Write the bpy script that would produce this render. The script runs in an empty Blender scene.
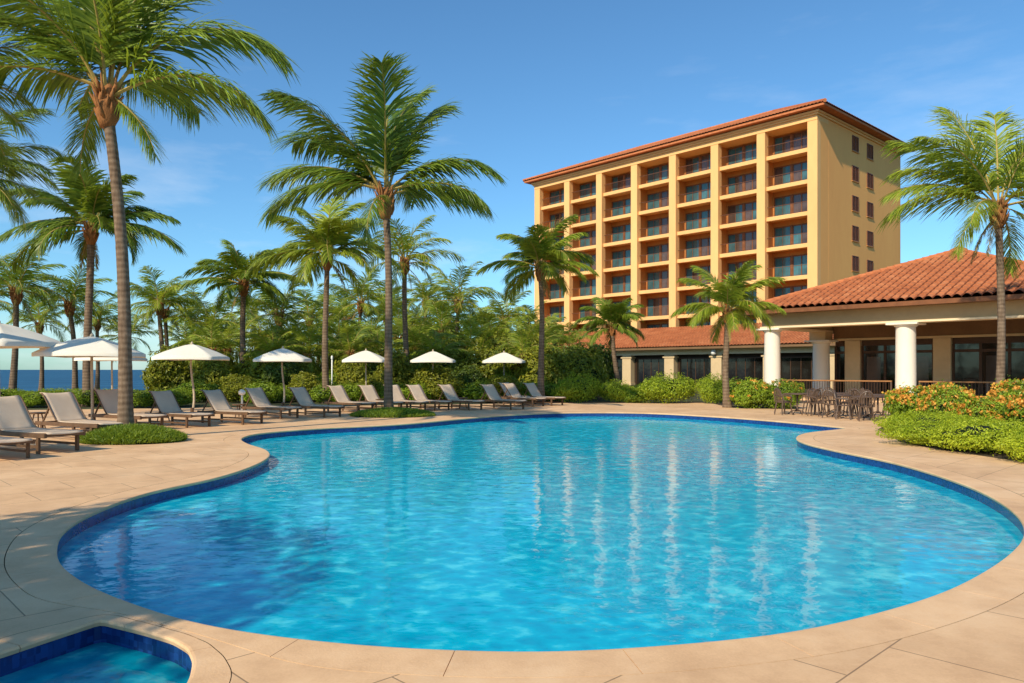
import bpy, math, random
from mathutils import Vector, Matrix, noise
from mathutils.geometry import tessellate_polygon
R = math.radians
PI = math.pi
scene = bpy.context.scene
COL = scene.collection
FPX, HOR, EYE = 758.0, 369.5, 1.6            # focal length in pixels, horizon row, eye height


def at(px, D, z=0.0):
    """ground position seen at image column px and distance D"""
    return Vector(((px - 512) / FPX * D, D, z))


def gp(px, py):
    D = FPX * EYE / (py - HOR)
    return Vector(((px - 512) / FPX * D, D, 0))


def hz(py, D):
    return EYE + (HOR - py) / FPX * D


# ------------------------------------------------------------------ objects
def tag(o, label=None, cat=None, group=None, kind=None):
    if label: o['label'] = label
    if cat: o['category'] = cat
    if group: o['group'] = group
    if kind: o['kind'] = kind
    return o


def empty(name, loc=(0, 0, 0), rz=0.0, label=None, cat=None, group=None):
    o = bpy.data.objects.new(name, None)
    o.empty_display_size = 0.3
    o.location = loc
    o.rotation_euler = (0, 0, rz)
    COL.objects.link(o)
    return tag(o, label, cat, group)


def copy_tree(o, parent=None):
    c = o.copy()
    COL.objects.link(c)
    if parent is not None: c.parent = parent
    for ch in list(o.children):
        copy_tree(ch, c)
    return c


class MB:
    def __init__(self):
        self.v = []; self.f = []; self.m = []; self.mi = 0; self.uv = None

    def add(self, vs, fs):
        b = len(self.v)
        self.v.extend([tuple(p) for p in vs])
        for f in fs:
            self.f.append(tuple(i + b for i in f)); self.m.append(self.mi)

    def box(self, x0, x1, y0, y1, z0, z1, bev=0.0):
        if bev <= 0:
            vs = [(x0, y0, z0), (x1, y0, z0), (x1, y1, z0), (x0, y1, z0), (x0, y0, z1), (x1, y0, z1), (x1, y1, z1), (x0, y1, z1)]
            self.add(vs, [(0, 3, 2, 1), (4, 5, 6, 7), (0, 1, 5, 4), (1, 2, 6, 5), (2, 3, 7, 6), (3, 0, 4, 7)])
            return
        b = bev
        rings = []
        for z, ins in ((z0, b), (z0 + b, 0), (z1 - b, 0), (z1, b)):
            X0, X1, Y0, Y1 = x0 + ins, x1 - ins, y0 + ins, y1 - ins
            c = b if ins == 0 else b * 0.6
            rings.append([(X0 + c, Y0, z), (X1 - c, Y0, z), (X1, Y0 + c, z), (X1, Y1 - c, z), (X1 - c, Y1, z), (X0 + c, Y1, z), (X0, Y1 - c, z), (X0, Y0 + c, z)])
        vs = [p for r in rings for p in r]
        fs = []
        for k in range(3):
            for i in range(8):
                j = (i + 1) % 8
                fs.append((k * 8 + i, k * 8 + j, k * 8 + 8 + j, k * 8 + 8 + i))
        fs.append(tuple(range(7, -1, -1))); fs.append(tuple(range(24, 32)))
        self.add(vs, fs)

    def bar(self, p, q, w, h=None):
        """rectangular bar from p to q"""
        h = h or w
        p = Vector(p); q = Vector(q); t = (q - p).normalized()
        up = Vector((0, 0, 1)) if abs(t.z) < 0.95 else Vector((1, 0, 0))
        s = t.cross(up).normalized() * w / 2; u = s.cross(t).normalized() * h / 2
        vs = [p - s - u, p + s - u, p + s + u, p - s + u, q - s - u, q + s - u, q + s + u, q - s + u]
        self.add(vs, [(0, 1, 2, 3), (7, 6, 5, 4), (0, 4, 5, 1), (1, 5, 6, 2), (2, 6, 7, 3), (3, 7, 4, 0)])

    def tube(self, pts, rad, n=6, cap=True):
        pts = [Vector(p) for p in pts]
        if not hasattr(rad, '__len__'): rad = [rad] * len(pts)
        vs = []; fs = []
        ref = None
        for i, p in enumerate(pts):
            t = (pts[min(i + 1, len(pts) - 1)] - pts[max(i - 1, 0)])
            t = t.normalized() if t.length > 1e-9 else Vector((0, 0, 1))
            if ref is None:
                ref = Vector((1, 0, 0)) if abs(t.x) < 0.8 else Vector((0, 1, 0))
            s = (ref - t * ref.dot(t)).normalized(); ref = s; u = t.cross(s)
            for k in range(n):
                a = 2 * PI * k / n
                vs.append(p + (s * math.cos(a) + u * math.sin(a)) * rad[i])
        for i in range(len(pts) - 1):
            for k in range(n):
                j = (k + 1) % n
                fs.append((i * n + k, i * n + j, i * n + n + j, i * n + n + k))
        if cap:
            fs.append(tuple(range(n - 1, -1, -1)))
            fs.append(tuple(range((len(pts) - 1) * n, len(pts) * n)))
        self.add(vs, fs)

    def lathe(self, prof, n=24, c=(0, 0, 0)):
        vs = []; fs = []
        for r, z in prof:
            for k in range(n):
                a = 2 * PI * k / n
                vs.append((c[0] + r * math.cos(a), c[1] + r * math.sin(a), c[2] + z))
        for i in range(len(prof) - 1):
            for k in range(n):
                j = (k + 1) % n
                fs.append((i * n + k, i * n + j, i * n + n + j, i * n + n + k))
        fs.append(tuple(range(n - 1, -1, -1)))
        fs.append(tuple(range((len(prof) - 1) * n, len(prof) * n)))
        self.add(vs, fs)

    def build(self, name, mats, parent=None, smooth=False):
        me = bpy.data.meshes.new(name)
        me.from_pydata(self.v, [], self.f)
        if not isinstance(mats, (list, tuple)): mats = [mats]
        for m in mats: me.materials.append(m)
        if len(mats) > 1: me.polygons.foreach_set('material_index', self.m)
        if smooth: me.polygons.foreach_set('use_smooth', [True] * len(me.polygons))
        me.update()
        o = bpy.data.objects.new(name, me)
        COL.objects.link(o)
        if parent is not None: o.parent = parent
        return o


# ------------------------------------------------------------------ materials
class NT:
    def __init__(self, mat):
        mat.use_nodes = True
        self.t = mat.node_tree; self.n = self.t.nodes; self.l = self.t.links
        self.bsdf = self.n.get('Principled BSDF'); self.out = self.n.get('Material Output')

    def new(self, typ, **kw):
        x = self.n.new(typ)
        for k, v in kw.items():
            if k.startswith('_'): setattr(x, k[1:], v)
            else: x.inputs[k].default_value = v
        return x

    def link(self, a, b): self.l.new(a, b)

    def coord(self, kind='Object', scale=(1, 1, 1), rot=(0, 0, 0)):
        tc = self.n.new('ShaderNodeTexCoord'); mp = self.n.new('ShaderNodeMapping')
        mp.inputs['Scale'].default_value = scale; mp.inputs['Rotation'].default_value = rot
        self.link(tc.outputs[kind], mp.inputs['Vector'])
        return mp.outputs['Vector']

    def noise(self, vec, scale, detail=4, rough=0.55):
        x = self.new('ShaderNodeTexNoise', Scale=scale, Detail=detail, Roughness=rough)
        if vec is not None: self.link(vec, x.inputs['Vector'])
        return x.outputs['Fac']

    def ramp(self, fac, stops):
        r = self.n.new('ShaderNodeValToRGB')
        e = r.color_ramp.elements
        while len(e) < len(stops): e.new(0.5)
        for i, (p, c) in enumerate(stops):
            e[i].position = p; e[i].color = (c[0], c[1], c[2], 1)
        self.link(fac, r.inputs['Fac'])
        return r.outputs['Color']

    def mix(self, fac, a, b, blend='MIX'):
        m = self.n.new('ShaderNodeMix'); m.data_type = 'RGBA'; m.blend_type = blend
        for sock, val in ((m.inputs[0], fac), (m.inputs[6], a), (m.inputs[7], b)):
            if hasattr(val, 'is_linked') or hasattr(val, 'links'): self.link(val, sock)
            elif hasattr(val, '__len__'): sock.default_value = (val[0], val[1], val[2], 1)
            else: sock.default_value = val
        return m.outputs[2]

    def math(self, op, a, b=0.0, c=None):
        m = self.n.new('ShaderNodeMath'); m.operation = op
        for s, v in zip(m.inputs, (a, b, c)):
            if v is None: continue
            if hasattr(v, 'links'): self.link(v, s)
            else: s.default_value = v
        return m.outputs[0]

    def bump(self, h, strength=0.3, dist=0.02, normal=None):
        b = self.new('ShaderNodeBump', Strength=strength, Distance=dist)
        self.link(h, b.inputs['Height'])
        if normal is not None: self.link(normal, b.inputs['Normal'])
        return b.outputs['Normal']


MATS = {}


def mat(name, base, rough=0.7, var=0.25, scale=3.0, bump=0.15, bscale=40.0, bdist=0.01, metallic=0.0, spec=0.3, stretch=(1, 1, 1), hue=None, coord='Object'):
    """a base colour broken up by two noises, with a bump"""
    m = bpy.data.materials.new(name); t = NT(m)
    vec = t.coord(coord, stretch)
    n1 = t.noise(vec, scale, 5); n2 = t.noise(vec, scale * 9, 3)
    f = t.math('ADD', t.math('MULTIPLY', n1, 0.7), t.math('MULTIPLY', n2, 0.3))
    lo = [c * (1 - var) for c in base]; hi = [min(0.95, c * (1 + var)) for c in base]
    if hue: lo = [a * b for a, b in zip(lo, hue)]
    c = t.ramp(f, [(0.3, lo), (0.7, hi)])
    t.link(c, t.bsdf.inputs['Base Color'])
    t.bsdf.inputs['Roughness'].default_value = rough
    t.bsdf.inputs['Metallic'].default_value = metallic
    t.bsdf.inputs['Specular IOR Level'].default_value = spec
    if bump > 0:
        t.link(t.bump(t.noise(vec, bscale, 4), bump, bdist), t.bsdf.inputs['Normal'])
    MATS[name] = m
    return m


def leaf_mat(name, dark, light, trans, scale=0.6, rough=0.45, tr=0.35, spec=0.35):
    m = bpy.data.materials.new(name); t = NT(m)
    geo = t.n.new('ShaderNodeNewGeometry')
    info = t.n.new('ShaderNodeObjectInfo')
    n1 = t.noise(t.coord('Object'), scale, 3)
    f = t.math('ADD', t.math('MULTIPLY', geo.outputs['Random Per Island'], 0.5), t.math('MULTIPLY', n1, 0.5))
    f = t.math('ADD', f, t.math('MULTIPLY', t.math('SUBTRACT', info.outputs['Random'], 0.5), 0.22))
    c = t.ramp(f, [(0.2, dark), (0.75, light)])
    t.link(c, t.bsdf.inputs['Base Color'])
    t.bsdf.inputs['Roughness'].default_value = rough
    t.bsdf.inputs['Specular IOR Level'].default_value = spec
    trn = t.n.new('ShaderNodeBsdfTranslucent')
    t.link(t.mix(0.75, c, trans), trn.inputs['Color'])
    mx = t.n.new('ShaderNodeMixShader'); mx.inputs[0].default_value = tr
    t.link(t.bsdf.outputs[0], mx.inputs[1]); t.link(trn.outputs[0], mx.inputs[2])
    t.link(mx.outputs[0], t.out.inputs['Surface'])
    MATS[name] = m
    return m


M = {}
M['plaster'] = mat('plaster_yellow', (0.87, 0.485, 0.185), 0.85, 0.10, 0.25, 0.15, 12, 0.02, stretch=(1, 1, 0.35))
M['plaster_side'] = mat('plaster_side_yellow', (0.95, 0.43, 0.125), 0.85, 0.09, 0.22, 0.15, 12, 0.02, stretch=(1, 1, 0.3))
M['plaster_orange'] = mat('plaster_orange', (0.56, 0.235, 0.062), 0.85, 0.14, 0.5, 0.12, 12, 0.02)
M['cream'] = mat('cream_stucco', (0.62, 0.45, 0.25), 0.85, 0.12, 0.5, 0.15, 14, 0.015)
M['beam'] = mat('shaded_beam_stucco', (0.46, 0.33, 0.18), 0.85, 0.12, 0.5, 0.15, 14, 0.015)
M['cream_trim'] = mat('cream_trim', (0.78, 0.62, 0.40), 0.8, 0.08, 0.6, 0.1, 20, 0.01)
M['white_col'] = mat('white_column_paint', (0.82, 0.74, 0.62), 0.75, 0.07, 0.7, 0.12, 20, 0.01, stretch=(1, 1, 0.4))
M['wood_dark'] = mat('dark_wood', (0.075, 0.036, 0.018), 0.55, 0.35, 3, 0.2, 60, 0.004, stretch=(1, 1, 6))
M['wood_frame'] = mat('brown_frame_wood', (0.20, 0.075, 0.028), 0.5, 0.3, 3, 0.15, 50, 0.004)
M['shutter'] = mat('red_brown_shutter', (0.17, 0.055, 0.022), 0.55, 0.3, 3, 0.15, 50, 0.004)
M['wood_rail'] = mat('warm_rail_wood', (0.34, 0.16, 0.06), 0.45, 0.25, 4, 0.15, 60, 0.004)
M['soffit'] = mat('soffit_wood', (0.20, 0.11, 0.05), 0.7, 0.2, 1, 0.1, 20, 0.01)
M['iron'] = mat('wrought_iron', (0.11, 0.066, 0.042), 0.45, 0.3, 8, 0.1, 60, 0.003, spec=0.5)
M['rail_iron'] = mat('balcony_iron', (0.14, 0.055, 0.026), 0.5, 0.25, 8, 0.0)
M['lounger_wood'] = mat('lounger_wood', (0.135, 0.072, 0.036), 0.5, 0.35, 6, 0.2, 70, 0.004)
M['canvas'] = mat('canvas_white', (0.78, 0.72, 0.61), 0.9, 0.05, 1.5, 0.15, 6, 0.03)
M['pole'] = mat('pale_pole_wood', (0.46, 0.37, 0.26), 0.7, 0.25, 5, 0.25, 30, 0.01, stretch=(1, 1, 0.3))
M['lamp_white'] = mat('lamp_white', (0.82, 0.80, 0.74), 0.35, 0.04, 3, 0.0)
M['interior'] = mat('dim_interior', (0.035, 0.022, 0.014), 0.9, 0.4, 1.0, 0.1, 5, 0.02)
M['curtain'] = mat('pale_curtain', (0.26, 0.19, 0.13), 0.9, 0.35, 2.0, 0.2, 6, 0.03, stretch=(6, 6, 0.3))
M['soil'] = mat('bed_soil', (0.07, 0.048, 0.03), 0.95, 0.4, 2, 0.5, 20, 0.04)
M['tile_hip'] = mat('terracotta_cap', (0.52, 0.17, 0.062), 0.8, 0.3, 3, 0.2, 20, 0.02)
M['tile_valley_shade'] = mat('terracotta_valley_shade', (0.20, 0.062, 0.026), 0.9, 0.35, 2, 0.3, 20, 0.02)  # shadow lines between tile rows, painted as a darker terracotta
M['mortar'] = mat('joint_mortar', (0.10, 0.065, 0.045), 0.95, 0.3, 5, 0.3, 40, 0.01)


def sling():
    m = bpy.data.materials.new('sling_fabric'); t = NT(m)
    vec = t.coord('Object')
    w = t.new('ShaderNodeTexWave', Scale=28.0, Distortion=0.4); w.bands_direction = 'Y'; t.link(vec, w.inputs['Vector'])
    n = t.noise(vec, 4, 4)
    c = t.mix(t.math('MULTIPLY', w.outputs['Fac'], 0.35), t.ramp(n, [(0.3, (0.68, 0.51, 0.36)), (0.7, (0.80, 0.62, 0.45))]), (0.50, 0.37, 0.26))
    t.link(c, t.bsdf.inputs['Base Color']); t.bsdf.inputs['Roughness'].default_value = 0.85
    t.link(t.bump(w.outputs['Fac'], 0.3, 0.003), t.bsdf.inputs['Normal'])
    trn = t.n.new('ShaderNodeBsdfTranslucent'); trn.inputs['Color'].default_value = (0.92, 0.75, 0.57, 1)
    mx = t.n.new('ShaderNodeMixShader'); mx.inputs[0].default_value = 0.14
    t.link(t.bsdf.outputs[0], mx.inputs[1]); t.link(trn.outputs[0], mx.inputs[2]); t.link(mx.outputs[0], t.out.inputs['Surface'])
    return m


M['sling'] = sling()


def glass(name, tint, rough=0.06, spec=0.6):
    m = bpy.data.materials.new(name); t = NT(m)
    vec = t.coord('Object', (0.35, 0.35, 0.2))
    c = t.ramp(t.noise(vec, 2.0, 3), [(0.35, [k * 0.55 for k in tint]), (0.7, [k * 1.5 for k in tint])])
    t.link(c, t.bsdf.inputs['Base Color'])
    t.bsdf.inputs['Roughness'].default_value = rough
    t.bsdf.inputs['Specular IOR Level'].default_value = spec
    t.link(t.bump(t.noise(t.coord('Object'), 0.8, 2), 0.25, 0.02), t.bsdf.inputs['Normal'])
    return m


M['glass'] = glass('balcony_glass', (0.04, 0.125, 0.145), 0.05, 0.6)
M['glass_dark'] = glass('patio_glass', (0.012, 0.010, 0.008), 0.06, 0.55)
M['glass_curtain'] = glass('curtained_glass', (0.075, 0.052, 0.042), 0.12, 0.6)


def terracotta():
    m = bpy.data.materials.new('terracotta_tiles'); t = NT(m)
    vec = t.coord('Object')
    geo = t.n.new('ShaderNodeNewGeometry')
    vor = t.new('ShaderNodeTexVoronoi', Scale=3.0); t.link(vec, vor.inputs['Vector'])
    n = t.noise(vec, 0.7, 5)
    n2 = t.noise(vec, 14, 3)
    f = t.math('ADD', t.math('MULTIPLY', n, 0.55), t.math('ADD', t.math('MULTIPLY', vor.outputs['Color'], 0.2), t.math('MULTIPLY', n2, 0.25)))
    c = t.ramp(f, [(0.25, (0.25, 0.075, 0.030)), (0.5, (0.44, 0.140, 0.052)), (0.78, (0.60, 0.25, 0.11))])
    t.link(c, t.bsdf.inputs['Base Color']); t.bsdf.inputs['Roughness'].default_value = 0.8
    t.bsdf.inputs['Specular IOR Level'].default_value = 0.2
    t.link(t.bump(n2, 0.3, 0.015), t.bsdf.inputs['Normal'])
    return m


M['tiles'] = terracotta()


def deck_mat(name, joints=True):
    m = bpy.data.materials.new(name); t = NT(m)
    vec = t.coord('Object')
    n1 = t.noise(vec, 0.45, 5, 0.6); n2 = t.noise(vec, 3.5, 5, 0.65); n3 = t.noise(vec, 60, 3)
    f = t.math('ADD', t.math('MULTIPLY', n1, 0.45), t.math('ADD', t.math('MULTIPLY', n2, 0.38), t.math('MULTIPLY', n3, 0.17)))
    c = t.ramp(f, [(0.30, (0.60, 0.35, 0.175)), (0.5, (0.79, 0.495, 0.265)), (0.70, (0.86, 0.59, 0.35))])
    h = n3
    if joints:
        br = t.new('ShaderNodeTexBrick', Scale=1.0)
        br.offset = 0.5
        br.inputs['Color1'].default_value = (0.40, 0.40, 0.40, 1); br.inputs['Color2'].default_value = (0.56, 0.56, 0.56, 1)
        br.inputs['Mortar'].default_value = (0, 0, 0, 1)
        br.inputs['Mortar Size'].default_value = 0.0055; br.inputs['Mortar Smooth'].default_value = 0.35
        br.inputs['Brick Width'].default_value = 1.15; br.inputs['Row Height'].default_value = 0.82
        rv = t.coord('Object', (1, 1, 1), (0, 0, R(-44)))
        wob = t.n.new('ShaderNodeTexNoise'); wob.inputs['Scale'].default_value = 1.7; t.link(rv, wob.inputs['Vector'])
        va = t.n.new('ShaderNodeVectorMath'); va.operation = 'MULTIPLY_ADD'
        t.link(wob.outputs['Color'], va.inputs[0]); va.inputs[1].default_value = (0.012, 0.012, 0); t.link(rv, va.inputs[2])
        t.link(va.outputs[0], br.inputs['Vector'])
        tone = t.math('ADD', 0.72, t.math('MULTIPLY', br.outputs['Color'], 0.54))
        cc = t.n.new('ShaderNodeMix'); cc.data_type = 'RGBA'; cc.blend_type = 'MULTIPLY'; cc.inputs[0].default_value = 1.0
        t.link(c, cc.inputs[6]); t.link(tone, cc.inputs[7])
        c = t.mix(t.math('MULTIPLY', br.outputs['Fac'], 0.52), cc.outputs[2], (0.14, 0.085, 0.05))
        h = t.math('SUBTRACT', t.math('MULTIPLY', n3, 0.25), br.outputs['Fac'])
    # worn, slightly stained patches
    st = t.ramp(t.noise(vec, 1.1, 6, 0.7), [(0.42, (1, 1, 1)), (0.62, (0.82, 0.79, 0.77))])
    c = t.mix(0.7, c, st, 'MULTIPLY')
    t.link(c, t.bsdf.inputs['Base Color'])
    t.link(t.math('ADD', 0.55, t.math('MULTIPLY', n2, 0.3)), t.bsdf.inputs['Roughness'])
    t.bsdf.inputs['Specular IOR Level'].default_value = 0.3
    nn = t.bump(n2, 0.12, 0.01)
    t.link(t.bump(h, 0.5, 0.004, nn), t.bsdf.inputs['Normal'])
    return m


M['deck'] = deck_mat('sandstone_deck')
M['coping'] = deck_mat('sandstone_coping', False)


def pool_floor_mat():
    m = bpy.data.materials.new('pool_plaster'); t = NT(m)
    vec = t.coord('Object')
    # mottling that imitates caustic light, painted into the floor colour
    vor = t.new('ShaderNodeTexVoronoi', Scale=5.5); vor.feature = 'SMOOTH_F1'
    wob = t.n.new('ShaderNodeTexNoise'); wob.inputs['Scale'].default_value = 2.2; wob.inputs['Detail'].default_value = 3; t.link(vec, wob.inputs['Vector'])
    va = t.n.new('ShaderNodeVectorMath'); va.operation = 'MULTIPLY_ADD'
    t.link(wob.outputs['Color'], va.inputs[0]); va.inputs[1].default_value = (0.5, 0.5, 0.5); t.link(vec, va.inputs[2])
    t.link(va.outputs[0], vor.inputs['Vector'])
    f = t.math('ADD', t.math('MULTIPLY', vor.outputs['Distance'], 0.8), t.math('MULTIPLY', t.noise(vec, 0.5, 4), 0.5))
    c = t.ramp(f, [(0.3, (0.0, 0.47, 0.62)), (0.62, (0.012, 0.64, 0.76)), (0.85, (0.12, 0.82, 0.88))])
    t.link(c, t.bsdf.inputs['Base Color']); t.bsdf.inputs['Roughness'].default_value = 0.8
    return m


M['pool_floor'] = pool_floor_mat()


def mosaic(name, a, b):
    m = bpy.data.materials.new(name); t = NT(m)
    vec = t.coord('Object')
    vor = t.new('ShaderNodeTexVoronoi', Scale=26.0); vor.distance = 'CHEBYCHEV'; vor.inputs['Randomness'].default_value = 0.25
    t.link(vec, vor.inputs['Vector'])
    c = t.ramp(t.math('MULTIPLY', vor.outputs['Color'], 1.0), [(0.2, a), (0.8, b)])
    t.link(c, t.bsdf.inputs['Base Color']); t.bsdf.inputs['Roughness'].default_value = 0.25
    return m


M['mosaic'] = mosaic('blue_mosaic_band', (0.007, 0.028, 0.125), (0.013, 0.06, 0.225))


def water_mat(name, tint, deep=1.0, ior=1.17, scale=1.0, strength=0.26):  # deep scales the body colour; lowered to paint shade into the spa
    m = bpy.data.materials.new(name); t = NT(m)
    v1 = t.coord('Object', (1.0, 1.35, 1)); v2 = t.coord('Object', (1.0, 1.0, 1), (0, 0, R(35)))
    a = t.noise(v1, 2.3 * scale, 3, 0.5); b = t.noise(v2, 6.0 * scale, 2, 0.5); c3 = t.noise(v1, 0.55 * scale, 2, 0.5)
    h = t.math('ADD', t.math('MULTIPLY', a, 0.55), t.math('ADD', t.math('MULTIPLY', b, 0.16), t.math('MULTIPLY', c3, 0.8)))
    nrm = t.bump(h, strength, 0.06)
    tr = t.n.new('ShaderNodeBsdfTransparent'); tr.inputs['Color'].default_value = (*tint, 1)
    gl = t.n.new('ShaderNodeBsdfGlossy'); gl.inputs['Roughness'].default_value = 0.03; gl.inputs['Color'].default_value = (1, 1, 1, 1)
    fr = t.new('ShaderNodeFresnel', IOR=ior)
    t.link(nrm, gl.inputs['Normal']); t.link(nrm, fr.inputs['Normal'])
    vor = t.new('ShaderNodeTexVoronoi', Scale=6.5); vor.feature = 'SMOOTH_F1'  # caustic light pattern painted into the water's diffuse colour
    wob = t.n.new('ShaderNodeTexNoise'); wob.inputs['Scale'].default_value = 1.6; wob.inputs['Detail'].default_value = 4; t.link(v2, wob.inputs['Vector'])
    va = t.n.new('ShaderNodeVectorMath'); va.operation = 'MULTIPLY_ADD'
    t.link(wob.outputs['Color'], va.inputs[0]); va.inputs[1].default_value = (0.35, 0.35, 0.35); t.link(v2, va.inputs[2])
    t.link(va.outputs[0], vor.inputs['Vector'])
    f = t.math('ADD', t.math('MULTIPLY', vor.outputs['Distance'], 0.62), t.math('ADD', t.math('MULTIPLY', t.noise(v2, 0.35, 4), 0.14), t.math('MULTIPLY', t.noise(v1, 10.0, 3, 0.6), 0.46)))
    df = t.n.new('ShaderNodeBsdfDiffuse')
    t.link(t.ramp(f, [(0.30, (0.0, 0.37 * deep, 0.58 * deep)), (0.48, (0.0, 0.45 * deep, 0.66 * deep)), (0.62, (0.0, 0.54 * deep, 0.74 * deep)), (0.80, (0.10 * deep, 0.80 * deep, 0.92 * deep))]), df.inputs['Color'])  # painted caustic colours; deep below 1 darkens them for the spa's shade
    body = t.n.new('ShaderNodeMixShader'); body.inputs[0].default_value = 0.72
    t.link(tr.outputs[0], body.inputs[1]); t.link(df.outputs[0], body.inputs[2])
    mx = t.n.new('ShaderNodeMixShader')
    t.link(t.math('MINIMUM', fr.outputs[0], 0.40), mx.inputs[0])
    t.link(body.outputs[0], mx.inputs[1]); t.link(gl.outputs[0], mx.inputs[2])
    t.n.remove(t.bsdf)
    t.link(mx.outputs[0], t.out.inputs['Surface'])
    return m


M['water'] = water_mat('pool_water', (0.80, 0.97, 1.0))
M['water_shaded'] = water_mat('spa_water', (0.45, 0.75, 0.9), 0.62)  # shade over the spa is put into a darker water colour


def sea_mat():
    m = bpy.data.materials.new('sea_water'); t = NT(m)
    vec = t.coord('Object', (0.02, 0.09, 1))
    n = t.noise(vec, 1.2, 4)
    t.link(t.ramp(n, [(0.35, (0.012, 0.065, 0.135)), (0.7, (0.03, 0.135, 0.235))]), t.bsdf.inputs['Base Color'])
    t.bsdf.inputs['Roughness'].default_value = 0.55; t.bsdf.inputs['Specular IOR Level'].default_value = 0.15
    t.link(t.bump(t.noise(t.coord('Object', (0.2, 0.5, 1)), 1.5, 4), 0.7, 0.6), t.bsdf.inputs['Normal'])
    return m


M['sea'] = sea_mat()
M['ground'] = mat('garden_ground', (0.05, 0.060, 0.022), 0.95, 0.5, 0.5, 0.5, 8, 0.06, hue=(1.3, 0.9, 0.9))
M['sand'] = mat('beach_sand', (0.42, 0.33, 0.22), 0.95, 0.2, 0.4, 0.3, 8, 0.05)


def trunk_mat():
    m = bpy.data.materials.new('palm_bark'); t = NT(m)
    vec = t.coord('Object')
    w = t.new('ShaderNodeTexWave', Scale=2.3, Distortion=2.5, Detail=3.0); w.bands_direction = 'Z'
    w.inputs['Detail Scale'].default_value = 2.0
    t.link(vec, w.inputs['Vector'])
    n = t.noise(vec, 5, 5); n2 = t.noise(t.coord('Object', (1, 1, 0.15)), 16, 4)
    f = t.math('ADD', t.math('MULTIPLY', w.outputs['Fac'], 0.14), t.math('ADD', t.math('MULTIPLY', n, 0.48), t.math('MULTIPLY', n2, 0.38)))
    c = t.ramp(f, [(0.28, (0.075, 0.047, 0.030)), (0.5, (0.175, 0.118, 0.076)), (0.75, (0.30, 0.215, 0.145))])
    t.link(c, t.bsdf.inputs['Base Color']); t.bsdf.inputs['Roughness'].default_value = 0.9
    t.bsdf.inputs['Specular IOR Level'].default_value = 0.15
    t.link(t.bump(f, 0.7, 0.025), t.bsdf.inputs['Normal'])
    return m


M['bark'] = trunk_mat()
M['sheath'] = mat('palm_fibre', (0.30, 0.125, 0.040), 0.9, 0.5, 5, 0.8, 25, 0.03, stretch=(1, 1, 0.3))
M['petiole'] = mat('palm_petiole', (0.36, 0.26, 0.07), 0.6, 0.25, 2, 0.0)
M['bark_tree'] = mat('tree_bark', (0.10, 0.072, 0.05), 0.95, 0.4, 5, 0.7, 20, 0.03, stretch=(1, 1, 0.25))
M['palm'] = leaf_mat('palm_leaf', (0.045, 0.1, 0.01), (0.25, 0.33, 0.032), (0.46, 0.54, 0.04), 0.7, 0.42, 0.28)
M['palm_gold'] = leaf_mat('palm_leaf_golden', (0.065, 0.125, 0.012), (0.38, 0.44, 0.038), (0.58, 0.62, 0.05), 0.7, 0.45, 0.30)
M['palm_dry'] = leaf_mat('palm_leaf_dry', (0.20, 0.135, 0.045), (0.36, 0.25, 0.08), (0.4, 0.27, 0.07), 0.7, 0.6, 0.3)
M['leaf'] = leaf_mat('shrub_leaf', (0.07, 0.14, 0.012), (0.35, 0.45, 0.032), (0.5, 0.58, 0.03), 0.8, 0.45, 0.28)
M['leaf_bright'] = leaf_mat('shrub_leaf_bright', (0.14, 0.23, 0.012), (0.46, 0.54, 0.03), (0.5, 0.56, 0.03), 0.9, 0.5, 0.3)
M['leaf_dark'] = leaf_mat('shrub_leaf_dark', (0.03, 0.066, 0.01), (0.14, 0.19, 0.02), (0.26, 0.3, 0.02), 0.7, 0.5, 0.22)
M['leaf_lime'] = leaf_mat('shrub_leaf_lime', (0.22, 0.31, 0.014), (0.52, 0.57, 0.03), (0.62, 0.68, 0.03), 1.0, 0.5, 0.30)
M['leaf_gold'] = leaf_mat('tree_leaf_golden', (0.09, 0.125, 0.012), (0.36, 0.35, 0.03), (0.52, 0.48, 0.03), 0.5, 0.5, 0.28)
M['grass'] = leaf_mat('grass_blade', (0.08, 0.15, 0.012), (0.32, 0.4, 0.03), (0.42, 0.5, 0.03), 2.0, 0.5, 0.3)
M['flower'] = leaf_mat('orange_petal', (0.70, 0.27, 0.03), (0.90, 0.50, 0.09), (0.8, 0.35, 0.05), 3.0, 0.6, 0.3)
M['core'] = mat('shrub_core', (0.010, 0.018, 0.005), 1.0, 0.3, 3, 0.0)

# ------------------------------------------------------------------ camera, light, sky
cam_d = bpy.data.cameras.new('camera'); cam = bpy.data.objects.new('camera', cam_d); COL.objects.link(cam)
cam.location = (0, 0, EYE); cam.rotation_euler = (R(90), 0, 0)
cam_d.sensor_width = 36; cam_d.lens = FPX / 1024 * 36
cam_d.shift_y = (HOR - 341.5) / 1024
cam_d.clip_start = 0.05; cam_d.clip_end = 20000
scene.camera = cam

SUN_EL = R(36)
sh = Vector((-0.585, -0.81, 0)).normalized()
sdir = Vector((sh.x * math.cos(SUN_EL), sh.y * math.cos(SUN_EL), math.sin(SUN_EL)))
sd = bpy.data.lights.new('sun', 'SUN'); sd.energy = 5.0; sd.angle = R(0.6); sd.color = (1.0, 0.88, 0.68)
so = bpy.data.objects.new('sun', sd); COL.objects.link(so)
so.rotation_euler = sdir.to_track_quat('Z', 'Y').to_euler(); so.location = (-30, -30, 40)

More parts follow.
